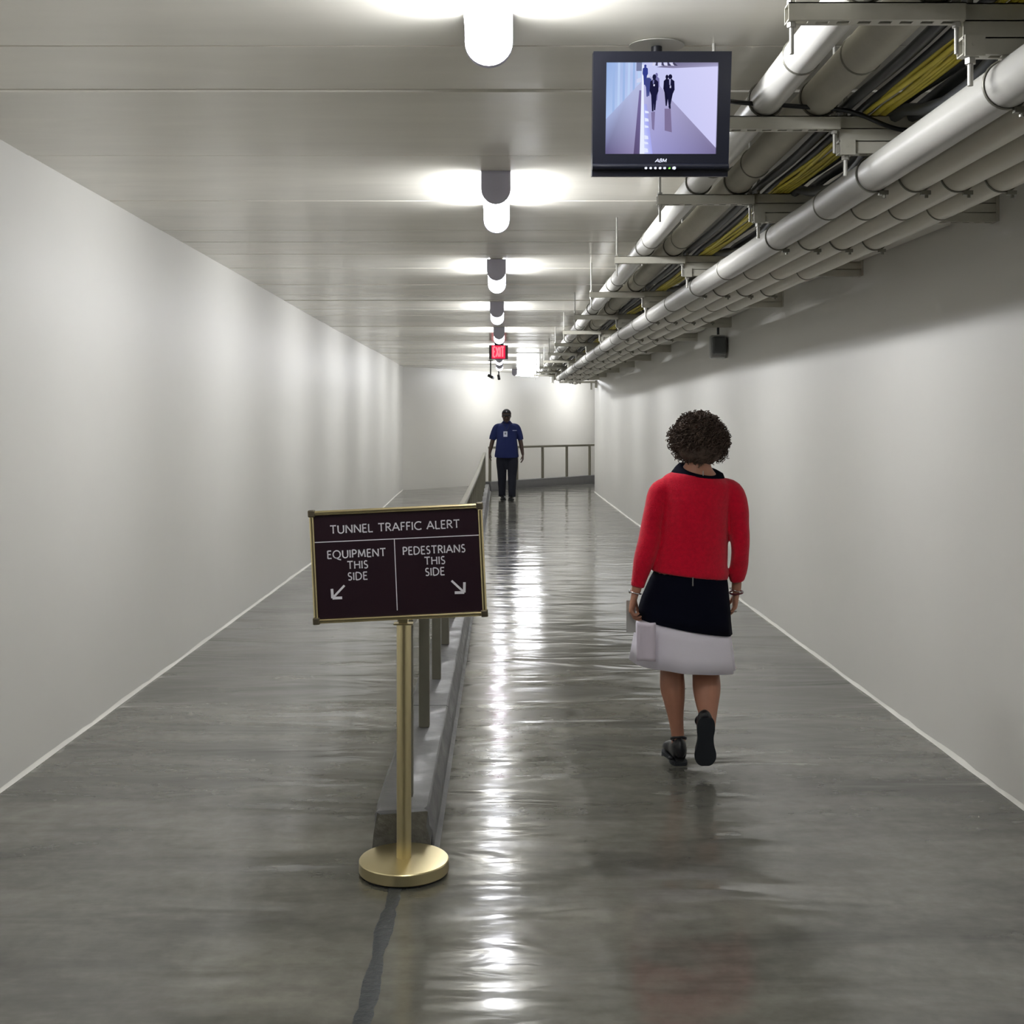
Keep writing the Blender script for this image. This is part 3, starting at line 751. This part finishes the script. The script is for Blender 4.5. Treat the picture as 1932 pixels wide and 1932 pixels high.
seccam(-.055, 24.75, .955, 'black security camera on a drop rod, right of the two below the exit sign', (.1, -.6, -.7), white=False)
t = thing('hanging_sensor', 'small dark fixture with white cylinder hanging left of the far pipe ends', 'sensor', (1.04, 24.75, cz(24.75)-.0005))
bm = bmesh.new(); tube(bm, [(0,0,0),(0,0,-.24)], .012, 8); obj('drop_rod', bm, M_rod, t, smooth=40)
bm = bmesh.new(); box(bm, -.03, .14, -.05, .05, -.27, -.19); obj('junction_box', bm, M_black, t, bevel=.01)
bm = bmesh.new(); cyl(bm, (.03, 0, -.40), .032, .15, seg=16); obj('white_cylinder', bm, M_caulk, t, smooth=40)
bm = bmesh.new(); tube(bm, [(.0,0,-.21),(.24,0,-.06)], .011, 8); obj('brace', bm, M_caulk, t, smooth=40)

# ---------------------------------------------------------------- brass sign stand
SX, SY = -.348, 4.165
st = thing('sign_stand', 'brass floor stand holding the dark tunnel traffic alert sign', 'sign', (SX, SY, 0))
bm = bmesh.new(); lathe(bm, [(0, .004), (.150, .004), (.156, .006), (.160, .010), (.160, .046), (.157, .0495), (.14, .0515), (.05, .054), (0, .054)], seg=72); obj('base', bm, M_brass, st, smooth=35)
bm = bmesh.new(); lathe(bm, [(0, 0), (.151, 0), (.151, .0045), (0, .0045)], seg=48); obj('rubber_ring', bm, M_black, st, smooth=35)
bm = bmesh.new(); lathe(bm, [(.0262, .05), (.0262, .885), (0, .885)], seg=32); obj('pole', bm, M_brass, st, smooth=35)
TH = math.radians(2.7); PS = 2200/4.118
def pl(px, py):
    dx = (px-751)/PS; dy = -(py-1063.2)/PS; c, s = math.cos(TH), math.sin(TH)
    return (dx*c+dy*s, -dx*s+dy*c)
PM = Matrix.Translation(((751-946)/PS-SX, 4.118-SY, EYE-(1063.2-800)/PS)) @ Matrix.Rotation(PI/2, 4, 'X') @ Matrix.Rotation(TH, 4, 'Z')
hw, hh = .306, .199
fr = .017
bm = bmesh.new(); box(bm, -hw+.008, hw-.008, -hh+.008, hh-.008, -.008, 0, PM); pn = obj('sign_panel', bm, M_panel, st)
bm = bmesh.new()
def bar(bm, a, b, r):
    tube(bm, [PM @ Vector((*a, .002)), PM @ Vector((*b, .002))], r, 4, ref=(.7,0,.7))
for (x0, x1, y0, y1) in ((-hw, hw, hh-fr, hh), (-hw, hw, -hh, -hh+fr), (-hw, -hw+fr, -hh+fr, hh-fr), (hw-fr, hw, -hh+fr, hh-fr)):
    box(bm, x0, x1, y0, y1, -.012, .008, PM)
frm = obj('frame', bm, M_brass2, st, bevel=.0055)
for sx in (-1, 1):
    for sy in (-1, 1):
        bm = bmesh.new(); x, y = sx*(hw-.009), sy*(hh-.009); box(bm, x-.0125, x+.0125, y-.0125, y+.0125, -.014, .0105, PM); o = obj('frame_corner', bm, M_corner, frm, bevel=.004)
bm = bmesh.new(); box(bm, -.045, .055, .885-.012+.0, .885-.007, -.02, .01) if False else None
bm.free()
bm = bmesh.new()
box(bm, -.034, .034, -.040, .005, .888, .893)
obj('saddle', bm, M_brass2, st)
bm = bmesh.new(); box(bm, -.016, .016, -.036, .0, .89, 1.0); obj('mount_post', bm, M_brass2, st)
def put(txt, px0, px1, py, hpx, w=.14, gap=.17):
    u, v = pl((px0+px1)/2, py)
    obj('lettering', text_bm(txt, hpx/PS, (px1-px0)/PS, PM @ Matrix.Translation((u, v, .0002)), w=w, gap=gap), M_white, pn)
put('TUNNEL TRAFFIC ALERT', 623, 867, 993.8, 14.6, w=.145, gap=.16)
put('EQUIPMENT', 617.5, 727.5, 1044.3, 14, w=.15)
put('THIS', 655.5, 694, 1065.5, 13.8, w=.15); put('SIDE', 656.5, 693, 1086.8, 13.8, w=.15)
put('PEDESTRIANS', 760, 877.5, 1037, 14, w=.15)
put('THIS', 801, 839.5, 1057.5, 13.8, w=.15); put('SIDE', 802.5, 838.5, 1078.3, 13.8, w=.15)
bm = bmesh.new()
stroke(bm, [pl(590.5, 1023.7), pl(903.5, 1009.5)], .003, PM, .0002, .0012); obj('dividing_line', bm, M_white, pn)
bm = bmesh.new(); stroke(bm, [pl(744, 1017.4), pl(749.6, 1151.5)], .003, PM, .0002, .0012); obj('dividing_line', bm, M_white, pn)
for tail, head, c1, c2 in (((650, 1104.5), (627.5, 1128.6), (626.3, 1111), (645.5, 1127.8)), ((852, 1095.5), (876, 1117.8), (876.3, 1098.5), (858, 1118.2))):
    bm = bmesh.new()
    a, b = pl(*tail), pl(*head); stroke(bm, [a, b], .0075, PM, .0002, .0012)
    stroke(bm, [pl(*c1), b], .0072, PM, .0002, .0013, 1.3); stroke(bm, [pl(*c2), b], .0072, PM, .0002, .0014, 1.3)
    obj('arrow', bm, M_white, pn)

# ---------------------------------------------------------------- people
def V(*a): return Vector(a)
def hand(bm, w, d, n, s, sc=1.0, curl=(.35,.5,.35), spread=.05, thumb=.7):
    """w wrist, d towards the fingertips, n out of the palm, s towards the thumb"""
    w = Vector(w); d = Vector(d).normalized(); n = Vector(n); n = (n-d*n.dot(d)).normalized(); s0 = Vector(s); s = d.cross(n); s = s if s.dot(s0) > 0 else -s
    tube(bm, [(*(w-d*.03*sc), .024*sc, .02*sc), (*w, .026*sc, .018*sc), (*(w+d*.03*sc), .035*sc, .0165*sc), (*(w+d*.065*sc), .041*sc, .0145*sc), (*(w+d*.088*sc), .038*sc, .011*sc)], .03, 16, ref=s, smooth=3)
    for k, (o, L) in enumerate(((.031, .070), (.0105, .079), (-.0105, .073), (-.031, .057))):
        p = w+d*(.080-.006*abs(k-1))*sc+s*o*sc
        dirv = (d+s*(o/.031)*spread).normalized(); pts = [(*p, .0088*sc)]; ang = 0
        ax = dirv.cross(n)
        for j, f in enumerate((.45, .30, .25)):
            ang += curl[j]*(1+.12*k)
            dd = dirv*math.cos(ang)+n*math.sin(ang)
            p = p+dd*L*f*sc; pts.append((*p, (.0082, .0076, .0062)[j]*sc))
        tube(bm, pts, .008, 8, ref=s, smooth=2)
    p = w+d*.022*sc+s*.024*sc
    q1 = p+(s*.75+d*.65+n*.25).normalized()*.036*sc; q2 = q1+(s*.35+d*.85+n*thumb*.6).normalized()*.030*sc; q3 = q2+(s*.1+d*.9+n*thumb*.7).normalized()*.024*sc
    tube(bm, [(*p, .014*sc), (*q1, .0115*sc), (*q2, .0095*sc), (*q3, .0072*sc)], .01, 10, ref=n, smooth=2)
def head(bm, c, face, h=.225, up=V(0,0,1), wdt=1.0):
    """c = head centre"""
    c = Vector(c); f = Vector(face).normalized(); r = f.cross(up).normalized()
    def R(dz, df, rx, ry): p = c+up*dz*h+f*df*h; return (*p, rx*h*wdt, ry*h)
    tube(bm, [R(-.50,.20,.10,.10), R(-.46,.17,.20,.22), R(-.36,.08,.27,.34), R(-.22,.03,.31,.41), R(-.05,.0,.335,.43), R(.12,-.02,.345,.435), R(.27,-.03,.325,.41), R(.39,-.035,.26,.34), R(.47,-.035,.15,.21), R(.50,-.035,.05,.07)], .1, 24, ref=r, smooth=4)
    tube(bm, [(*(c+f*.41*h+up*.10*h), .018*h/.225*.55), (*(c+f*.475*h-up*.05*h), .011), (*(c+f*.49*h-up*.13*h), .013)], .01, 10, ref=r, smooth=3)
    sph(bm, c+f*.44*h-up*.13*h, .014, (1.5,.9,.8))
    for s in (-1, 1):
        sph(bm, c+r*s*.345*h*wdt-up*.04*h-f*.03*h, .03, (.35,.6,1.0))
    for sgn in (-1, 1): tube(bm, [c+f*.405*h+up*.085*h+r*.05*h*sgn, c+f*.37*h+up*.10*h+r*.2*h*sgn], .008, 8)
    tube(bm, [(*(c+f*.42*h-up*.26*h+r*.09*h), .005), (*(c+f*.445*h-up*.255*h), .0085), (*(c+f*.42*h-up*.26*h-r*.09*h), .005)], .006, 8, smooth=3)
    sph(bm, c+f*.355*h-up*.39*h, .022, (1.2,.7,.8))
def eyes(parent, c, face, h, up=V(0,0,1)):
    c = Vector(c); f = Vector(face).normalized(); r = f.cross(up).normalized()
    for s in (-1, 1):
        bm = bmesh.new(); sph(bm, c+f*.375*h+up*.02*h+r*s*.145*h, .0125, (1.1,1.1,.7)); e = obj('eye', bm, mat('eye_white', (120,112,104), .4), parent, smooth=180)
        bm = bmesh.new(); sph(bm, c+f*.418*h+up*.02*h+r*s*.145*h, .0055); obj('iris', bm, M_black, e, smooth=180)

# ---- woman in the crimson cardigan, seen from behind, mid-stride
WX, WY = .90, 5.5
wo = Vector((WX, WY, 0))
bm = bmesh.new()
hc = V(.034, .02, 1.522)
head(bm, hc, (0, 1, -.06), .215)
tube(bm, [(.034,.0,1.44,.052,.055),(.028,-.005,1.405,.062,.057),(.024,-.005,1.37,.092,.062),(.02,-.005,1.33,.135,.075),(.018,0,1.24,.15,.10),(.012,.0,1.12,.135,.10),(.0,0,1.0,.14,.10),(-.015,.0,.90,.16,.12),(-.025,0,.80,.165,.125),(-.03,0,.74,.12,.11)], .1, 28, smooth=4)
LA = [(-.10,-.005,1.305,.040),(-.150,-.01,1.282,.042),(-.178,-.02,1.205,.040),(-.206,-.035,1.05,.038),(-.236,-.05,.95,.032),(-.258,-.05,.875,.0255),(-.272,-.05,.815,.023)]
RA = [(.12,-.005,1.300,.042),(.182,-.01,1.278,.044),(.207,-.02,1.20,.040),(.221,-.03,1.03,.036),(.221,.0,.95,.032),(.218,.03,.875,.0245),(.216,.04,.815,.023)]
tube(bm, LA, .03, 16, smooth=4); tube(bm, RA, .03, 16, smooth=4)
# left hand, fingers closing down and inwards on the paper; right hand hanging loose
hand(bm, (-.277,-.05,.80), (-.22,.0,-1), (1,-.2,.1), (.3,1,.1), .95, (.50,.75,.55), .02)
hand(bm, (.216,.043,.805), (-.06,.12,-1), (-1,.2,0), (-.1,1,0), .95, (.3,.45,.3), .03)
tube(bm, [(-.095,0,.84,.085),(-.097,.02,.65,.082),(-.095,.03,.50,.060),(-.094,.015,.44,.056),(-.094,-.008,.36,.0585),(-.087,-.008,.30,.050),(-.078,.0,.22,.037),(-.069,.0,.14,.0305),(-.064,.0,.085,.034),(-.062,.03,.045,.034)], .05, 20, smooth=5)
tube(bm, [(.062,0,.84,.085),(.070,.03,.65,.082),(.075,.045,.51,.064),(.066,.01,.44,.062),(.060,-.045,.37,.0655),(.056,-.08,.31,.055),(.054,-.115,.25,.040),(.050,-.15,.215,.031),(.042,-.160,.20,.026),(.038,-.145,.15,.018)], .05, 20, smooth=5)
wom = obj_me('person', remeshed(bm, .0045, 2), M_skin, smooth=180, loc=wo)
tag(wom, 'woman with curly dark hair in crimson cardigan walking away, white-hemmed navy skirt', 'person')
eyes(wom, hc, (0,1,-.06), .215)
# cardigan
bm = bmesh.new()
tube(bm, [(-.014,0,.888,.181,.140),(-.013,0,.905,.184,.143),(-.012,0,.94,.177,.138),(.003,0,1.05,.163,.130),(.012,0,1.15,.160,.130),(.017,0,1.24,.168,.122),(.020,0,1.295,.178,.108),(.021,0,1.330,.166,.094),(.023,0,1.352,.138,.083),(.024,0,1.362,.122,.076)], .1, 40, smooth=5)
tube(bm, [(-.08,-.003,1.300,.050),(-.148,-.008,1.283,.055),(-.176,-.02,1.205,.052),(-.191,-.025,1.13,.051),(-.206,-.035,1.05,.054),(-.236,-.05,.95,.047),(-.256,-.05,.88,.037),(-.262,-.05,.855,.034),(-.266,-.05,.838,.0325)], .05, 20, smooth=5)
tube(bm, [(.11,-.003,1.300,.050),(.182,-.008,1.279,.057),(.207,-.02,1.20,.054),(.217,-.025,1.12,.048),(.221,-.03,1.03,.0455),(.221,.0,.95,.043),(.219,.022,.90,.041),(.218,.03,.872,.036),(.217,.033,.858,.0345)], .05, 20, smooth=5)
for v in bm.verts:
    p = v.co
    if p.z < 1.25: v.co += Vector((noise.noise(p*9)*.006, noise.noise(p*9+V(5,5,5))*.008, 0))
    if p.z < .91 and abs(p.x) < .2: v.co.z += -.05*(p.x)
cd = obj_me('cardigan', remeshed(bm, .006, 14), M_red, wom, smooth=180)
# skirt and dress collar
def skirt_ring(zc, cx, rx, ry, sl, wv, n=96, ph=0):
    out = []
    for k in range(n):
        a = 2*PI*k/n; k2 = 1+wv*(.6*math.sin(a*7+ph)+.4*math.sin(a*11+1.3+ph))
        x = rx*k2*math.cos(a); y = ry*k2*math.sin(a); out.append(V(cx+x, y+.01, zc+sl*x))
    return out
def skin_rings(rings, th, bottom_in=True):
    bm = bmesh.new(); R = [[bm.verts.new(p) for p in r] for r in rings]
    n = len(R[0])
    for a, b in zip(R, R[1:]):
        for k in range(n): bm.faces.new((a[k], a[(k+1)%n], b[(k+1)%n], b[k]))
    return bm
seq = [(.985,.0,.150,.100,0,0),(.935,-.008,.150,.108,0,0),(.90,-.01,.166,.128,-.02,.0),(.86,-.015,.180,.140,-.05,.004),(.76,-.028,.204,.155,-.11,.012),(.70,-.033,.213,.162,-.15,.018),(.6475,-.036,.222,.170,-.18,.022)]
dr = obj('dress', skin_rings([skirt_ring(*s) for s in seq], .004), M_navy, wom, smooth=60)
md = dr.modifiers.new('solid', 'SOLIDIFY'); md.thickness = .004
seq2 = [(.655,-.036,.217,.166,-.18,.022),(.60,-.038,.226,.175,-.14,.03),(.53,-.040,.237,.185,-.11,.036),(.459,-.0425,.246,.193,-.086,.042)]
hb = obj('hem_band', skin_rings([skirt_ring(*s) for s in seq2], .003), M_hem, dr, smooth=60); hb['label'] = 'white pleated hem band'
md = hb.modifiers.new('solid', 'SOLIDIFY'); md.thickness = .003
bm = bmesh.new()
tube(bm, [(.024,.0,1.345,.130,.088),(.024,0,1.370,.122,.083),(.025,-.002,1.384,.106,.077),(.026,-.003,1.389,.096,.071)], .1, 40)
for v in bm.verts: v.co.z += v.co.y*.16
cl_ = obj('collar', bm, M_navy, dr, smooth=60); cl_['label'] = 'navy collar'
bm = bmesh.new(); box(bm, -.003, .003, -.003, .003, -.04, .0)
z1 = obj('zipper_pull', bm, M_silver, dr, loc=(-.02, -.137, .895)); 
bm = bmesh.new(); box(bm, -.002, .002, -.003, .002, -.022, .0)
obj('zipper_pull', bm, M_silver, dr, loc=(.036, -.086, 1.382))
# hair: a mass of curls
bm = bmesh.new()
sph(bm, hc+V(0,-.020,.026), .100, (1.10,.98,1.0), u=48, v=32)
sph(bm, hc+V(0,-.055,-.040), .092, (1.15,.70,.8), u=40, v=24)
for v in bm.verts:
    p = v.co
    v.co += (p-hc).normalized()*(.012*noise.noise(p*22)+.006*noise.noise(p*55))
rr = random.Random(11)
for k in range(3000):
    a = rr.uniform(0, 2*PI); u = rr.uniform(-.85, 1)
    dirv = V(math.cos(a)*math.sqrt(1-u*u), math.sin(a)*math.sqrt(1-u*u), u)
    if dirv.y > .40 and u < .45: continue                    # leaves the face free
    rad = .108+rr.uniform(-.012, .018)+.012*noise.noise(dirv*3)
    wx = 1.10 if u < .3 else 1.02
    base = hc+V(dirv.x*rad*wx, dirv.y*rad*.98-.014, dirv.z*rad*1.0+.020)
    if base.z < 1.425: base.z = 1.425+rr.uniform(0, .02)
    t = dirv.cross(V(rr.uniform(-1,1), rr.uniform(-1,1), rr.uniform(-1,1))).normalized(); b2 = dirv.cross(t)
    cr = rr.uniform(.004, .010); n = 12; turns = rr.uniform(1.0, 1.8)*2*PI; adv = rr.uniform(.008, .03); tr = rr.uniform(.0012, .0024)
    ax = (t*rr.uniform(-.5,.5)+V(0,0,-1)*.8+dirv*.25).normalized(); e1 = ax.orthogonal().normalized(); e2 = ax.cross(e1)
    tube(bm, [base+ax*adv*j/n*1.4+e1*cr*math.cos(turns*j/n)+e2*cr*math.sin(turns*j/n) for j in range(n+1)], tr, 4)
hr = obj('hair', bm, M_hair, wom, smooth=60)
# shoes: heel at origin, toes along +Y, sole at z = 0
def shoe(parent, M, L=.245, sc=1, high=.055, name='shoe'):
    bm = bmesh.new()
    prof = [(0,.020),(.02,.029),(.06,.031),(.10,.027),(.14,.030),(.18,.038),(.21,.037),(.235,.026),(.245,.012)]
    def outl(g=0): 
        P = catmull([(y, w+g) for y, w in prof], 4); return P
    P = outl(.002); pts = [(w, y) for y, w in P]+[(-w, y) for y, w in reversed(P)]
    prism(bm, [(x*sc, y) for x, y in pts], 0, .009, M); s = obj(name+'_sole', bm, M_sole, None)
    bm = bmesh.new()
    tube(bm, [(0,-.003,.022,.010,.012),(0,.004,.036,.024,.032),(0,.03,.040,.030,.034),(0,.07,.036,.030,.028),(0,.12,.030,.028,.022),(0,.17,.026,.036,.018),(0,.21,.022,.034,.014),(0,.238,.017,.018,.009),(0,.245,.015,.005,.004)], .03, 20, ref=(1,0,0), smooth=4)
    for v in bm.verts: v.co.z = max(v.co.z, .006); v.co = M @ v.co
    u = obj(name, bm, M_shoe, parent, smooth=50)
    s.parent = u
    bm = bmesh.new(); torus(bm, (0,0,0), .030, .004, 'Z', 20, 6)
    for v in bm.verts: v.co = M @ (Matrix.Translation((0,.045,high+.012)) @ Matrix.Rotation(math.radians(-14), 4, 'X') @ v.co)
    o = obj('ankle_strap', bm, M_shoe, u, smooth=60)
    return u
u = shoe(wom, Matrix.Translation((-.062, -.045, .0)) @ Matrix.Rotation(math.radians(4), 4, 'Z') @ Matrix.Diagonal((1.2, 1, 1.75, 1)))
bm = bmesh.new(); sph(bm, V(-.103,-.02,.03), .012, (1.2,.8,.7)); sph(bm, V(-.094,-.035,.118), .006); obj('bow', bm, M_shoe, u, smooth=180)
shoe(wom, Matrix.Translation((.032, -.200, .262)) @ Matrix.Rotation(math.radians(-82), 4, 'X') @ Matrix.Diagonal((1.22, .93, 1.1, 1)))
# bracelets, watch
def band(name, c, ax, R, r, m, parent=wom):
    bm = bmesh.new(); torus(bm, (0,0,0), R, r, 'Z', 24, 8)
    Mx = Matrix.Translation(c) @ Vector((0,0,1)).rotation_difference(Vector(ax).normalized()).to_matrix().to_4x4()
    for v in bm.verts: v.co = Mx @ v.co
    return obj(name, bm, m, parent, smooth=60)
wt = band('wristwatch', (-.273,-.05,.812), (-.2,.0,-1), .0265, .003, M_silver)
bm = bmesh.new(); sph(bm, V(-.300,-.05,.818), .010, (.6,1,1)); obj('watch_case', bm, M_silver, wt, smooth=180)
band('bracelet', (.216,.042,.800), (.1,.15,-1), .031, .0045, mat('garnet_beads', (96,20,34), .3))
band('bracelet', (.217,.041,.812), (-.25,.1,-1), .033, .0018, M_silver)
band('ring', (.214,.058,.706), (0,.1,-1), .0095, .0016, M_silver)
# paper held in the left hand
pt = thing('folded_paper', 'folded pale lilac sheet of paper held in the left hand of the woman', 'paper', (WX-.262, WY-.19, .52))
bm = bmesh.new()
n = 10
for sgn, yy in ((0, 0), (1, .012)):
    pr = None
    for k in range(n+1):
        z = .175*k/n; c = [bm.verts.new((-.02+.085*j/6-.015*k/n*0+.004*math.sin(j), yy+.006*math.sin(j*.9+sgn)-.01*k/n, z)) for j in range(7)]
        if pr:
            for j in range(6): bm.faces.new((pr[j], pr[j+1], c[j+1], c[j]))
        pr = c
o = obj('sheet', bm, M_paper, pt, smooth=180); md = o.modifiers.new('s', 'SOLIDIFY'); md.thickness = .0015
bm = bmesh.new(); box(bm, -.050, -.006, .175, .177, .10, .25); o = obj('rear_sheet', bm, mat('grey_paper', (176,176,172), .7), pt)

# ---- man in the blue polo, walking towards the camera
MX, MY = (956-946)*23.4/2200, 23.4
mo = Vector((MX, MY, gz(MY)))
bm = bmesh.new(); hm = V(-.004, -.03, 1.675)
head(bm, hm, (0, -1, -.28), .235, wdt=1.05)
tube(bm, [(-.004,0,1.60,.062,.065),(0,.005,1.55,.068,.068),(0,.01,1.51,.11,.08),(0,.01,1.47,.17,.10),(0,.005,1.36,.19,.125),(0,-.01,1.2,.19,.14),(0,-.015,1.05,.195,.15),(0,0,.93,.19,.14),(0,.0,.85,.16,.12)], .1, 28, smooth=4)
ML = [(-.12,.01,1.475,.05),(-.205,.01,1.44,.055),(-.245,.015,1.32,.052),(-.282,.02,1.18,.045),(-.312,-.01,1.06,.040),(-.338,-.04,.945,.029),(-.345,-.045,.925,.027)]
MR = [(.12,.01,1.475,.05),(.205,.01,1.44,.055),(.240,.015,1.32,.052),(.275,.02,1.17,.046),(.300,-.01,1.04,.041),(.318,-.04,.92,.030),(.320,-.045,.895,.028)]
tube(bm, ML, .04, 16, smooth=4); tube(bm, MR, .04, 16, smooth=4)
hand(bm, (-.346,-.047,.915), (.02,-.12,-1), (1,.2,0), (.2,-1,.1), 1.0, (.25,.35,.25), .10)
hand(bm, (.322,-.047,.885), (.02,-.12,-1), (-1,.2,0), (-.2,-1,.1), 1.08, (.3,.4,.3), .08)
for sx, yy in ((-.093, .06), (.108, -.10)):
    tube(bm, [(sx*.9,0,.86,.09),(sx,yy*.3,.62,.08),(sx,yy*.2,.48,.06),(sx,yy*.6,.3,.055),(sx,yy,.12,.04),(sx,yy,.06,.04)], .05, 16, smooth=4)
man = obj_me('person', remeshed(bm, .0055, 2), M_skin_d, smooth=180, loc=mo)
tag(man, 'man in a dark cap and blue polo shirt walking towards the camera', 'person')
eyes(man, hm, (0,-1,-.28), .235)
bm = bmesh.new()
tube(bm, [(0,-.005,.850,.243,.175),(0,-.01,.90,.240,.178),(0,-.015,1.05,.218,.170),(0,-.01,1.2,.206,.158),(0,.0,1.36,.212,.140),(0,.005,1.45,.205,.118),(0,.008,1.50,.165,.100),(0,.006,1.530,.110,.088),(0,.0,1.55,.082,.080)], .1, 40, smooth=5)
tube(bm, [(-.10,.01,1.47,.055),(-.195,.01,1.445,.066),(-.245,.015,1.35,.068),(-.275,.02,1.25,.067),(-.287,.02,1.195,.066)], .05, 20, smooth=5)
tube(bm, [(.10,.01,1.47,.055),(.195,.01,1.445,.066),(.240,.015,1.35,.066),(.268,.02,1.25,.062),(.282,.02,1.19,.060)], .05, 20, smooth=5)
for v in bm.verts:
    p = v.co
    if p.z < 1.3: v.co += Vector((noise.noise(p*8)*.007, noise.noise(p*8+V(5,5,5))*.010, 0))
po = obj_me('polo_shirt', remeshed(bm, .007, 3), M_polo, man, smooth=180)
bm = bmesh.new(); tube(bm, [(0,-.004,1.535,.100,.092),(0,-.003,1.553,.088,.086),(0,0,1.565,.080,.080)], .1, 32); c = obj('shirt_collar', bm, M_polo, po, smooth=60)
bm = bmesh.new(); box(bm, .115, .20, -.150, -.146, 1.372, 1.388); c = obj('embroidered_name', bm, mat('thread_grey', (120,128,160), .8), po); c['label'] = 'pale embroidered chest mark'
bm = bmesh.new()
for s, yy in ((-1, .06), (1, -.10)):
    sx = -.093 if s < 0 else .108
    tube(bm, [(sx*.95,.0,.90,.115,.135),(sx*1.08,yy*.2,.75,.112,.120),(sx*1.06,yy*.3,.60,.100,.105),(sx*1.02,yy*.3,.48,.090,.095),(sx,yy*.7,.30,.080,.088),(sx,yy,.14,.074,.080),(sx,yy,.055,.073,.086)], .1, 24, smooth=5)
tube(bm, [(0,0,.60,.07,.09),(0,0,.74,.12,.12),(0,0,.95,.19,.14)], .1, 24)
for v in bm.verts: v.co += Vector((noise.noise(v.co*11)*.006, noise.noise(v.co*11+V(3,3,3))*.008, 0))
obj_me('trousers', remeshed(bm, .007, 3), M_trous, man, smooth=180)
for sx, yy in ((-.093, .06), (.112, -.10)):
    M = Matrix.Translation((sx, yy+.05, 0)) @ Matrix.Rotation(PI+(.12 if sx < 0 else -.15), 4, 'Z') @ Matrix.Diagonal((1.35, 1.2, 1.5, 1))
    shoe(man, M)
# cap
f = V(0,-1,-.28).normalized(); upc = V(0,-.27,1).normalized()
bm = bmesh.new(); sph(bm, hm+V(0,.012,.035), .101, (.93,1.10,1.0), u=32, v=20)
bmesh.ops.delete(bm, geom=[v for v in bm.verts if (v.co-hm).dot(V(0,.28,1).normalized()) < .018], context='VERTS')
cp = obj('cap', bm, mat('cap_black', (14,15,20), .8), man, smooth=180); md = cp.modifiers.new('s', 'SOLIDIFY'); md.thickness = .004
bm = bmesh.new(); R = []
for k in range(13):
    a = -PI*.42+PI*.84*k/12
    R.append([bm.verts.new(hm+V(math.sin(a)*.088, -math.cos(a)*.102+.012, .028)), bm.verts.new(hm+V(math.sin(a)*.085, -math.cos(a)*.165+.012-.01, .006-.012*math.cos(a)))])
for a, b in zip(R, R[1:]): bm.faces.new((a[0], a[1], b[1], b[0]))
o = obj('cap_brim', bm, MATS['cap_black'], cp, smooth=180); md = o.modifiers.new('s', 'SOLIDIFY'); md.thickness = .005
bm = bmesh.new(); sph(bm, hm+V(-.002,-.094,.085), .013, (1,.4,1.1)); obj('cap_emblem', bm, mat('emblem_grey', (168,168,176), .6), cp, smooth=180)
# lanyard and badge
bm = bmesh.new(); 
for s in (-1, 1): tube(bm, [(s*.075,-.02,1.57),(s*.06,-.10,1.50),(s*.03,-.165,1.42),(-.025,-.178,1.362)], .0035, 6, smooth=5)
ld = obj('lanyard', bm, M_black, man, smooth=60)
bm = bmesh.new(); box(bm, -.066, .012, -.186, -.182, 1.255, 1.362); b_ = obj('id_badge', bm, M_badge, ld, bevel=.003); b_['label'] = 'white identity badge'
bm = bmesh.new(); box(bm, -.046, -.008, -.1875, -.1862, 1.30, 1.34); obj('badge_photo', bm, mat('photo_grey', (120,124,140), .5), ld)
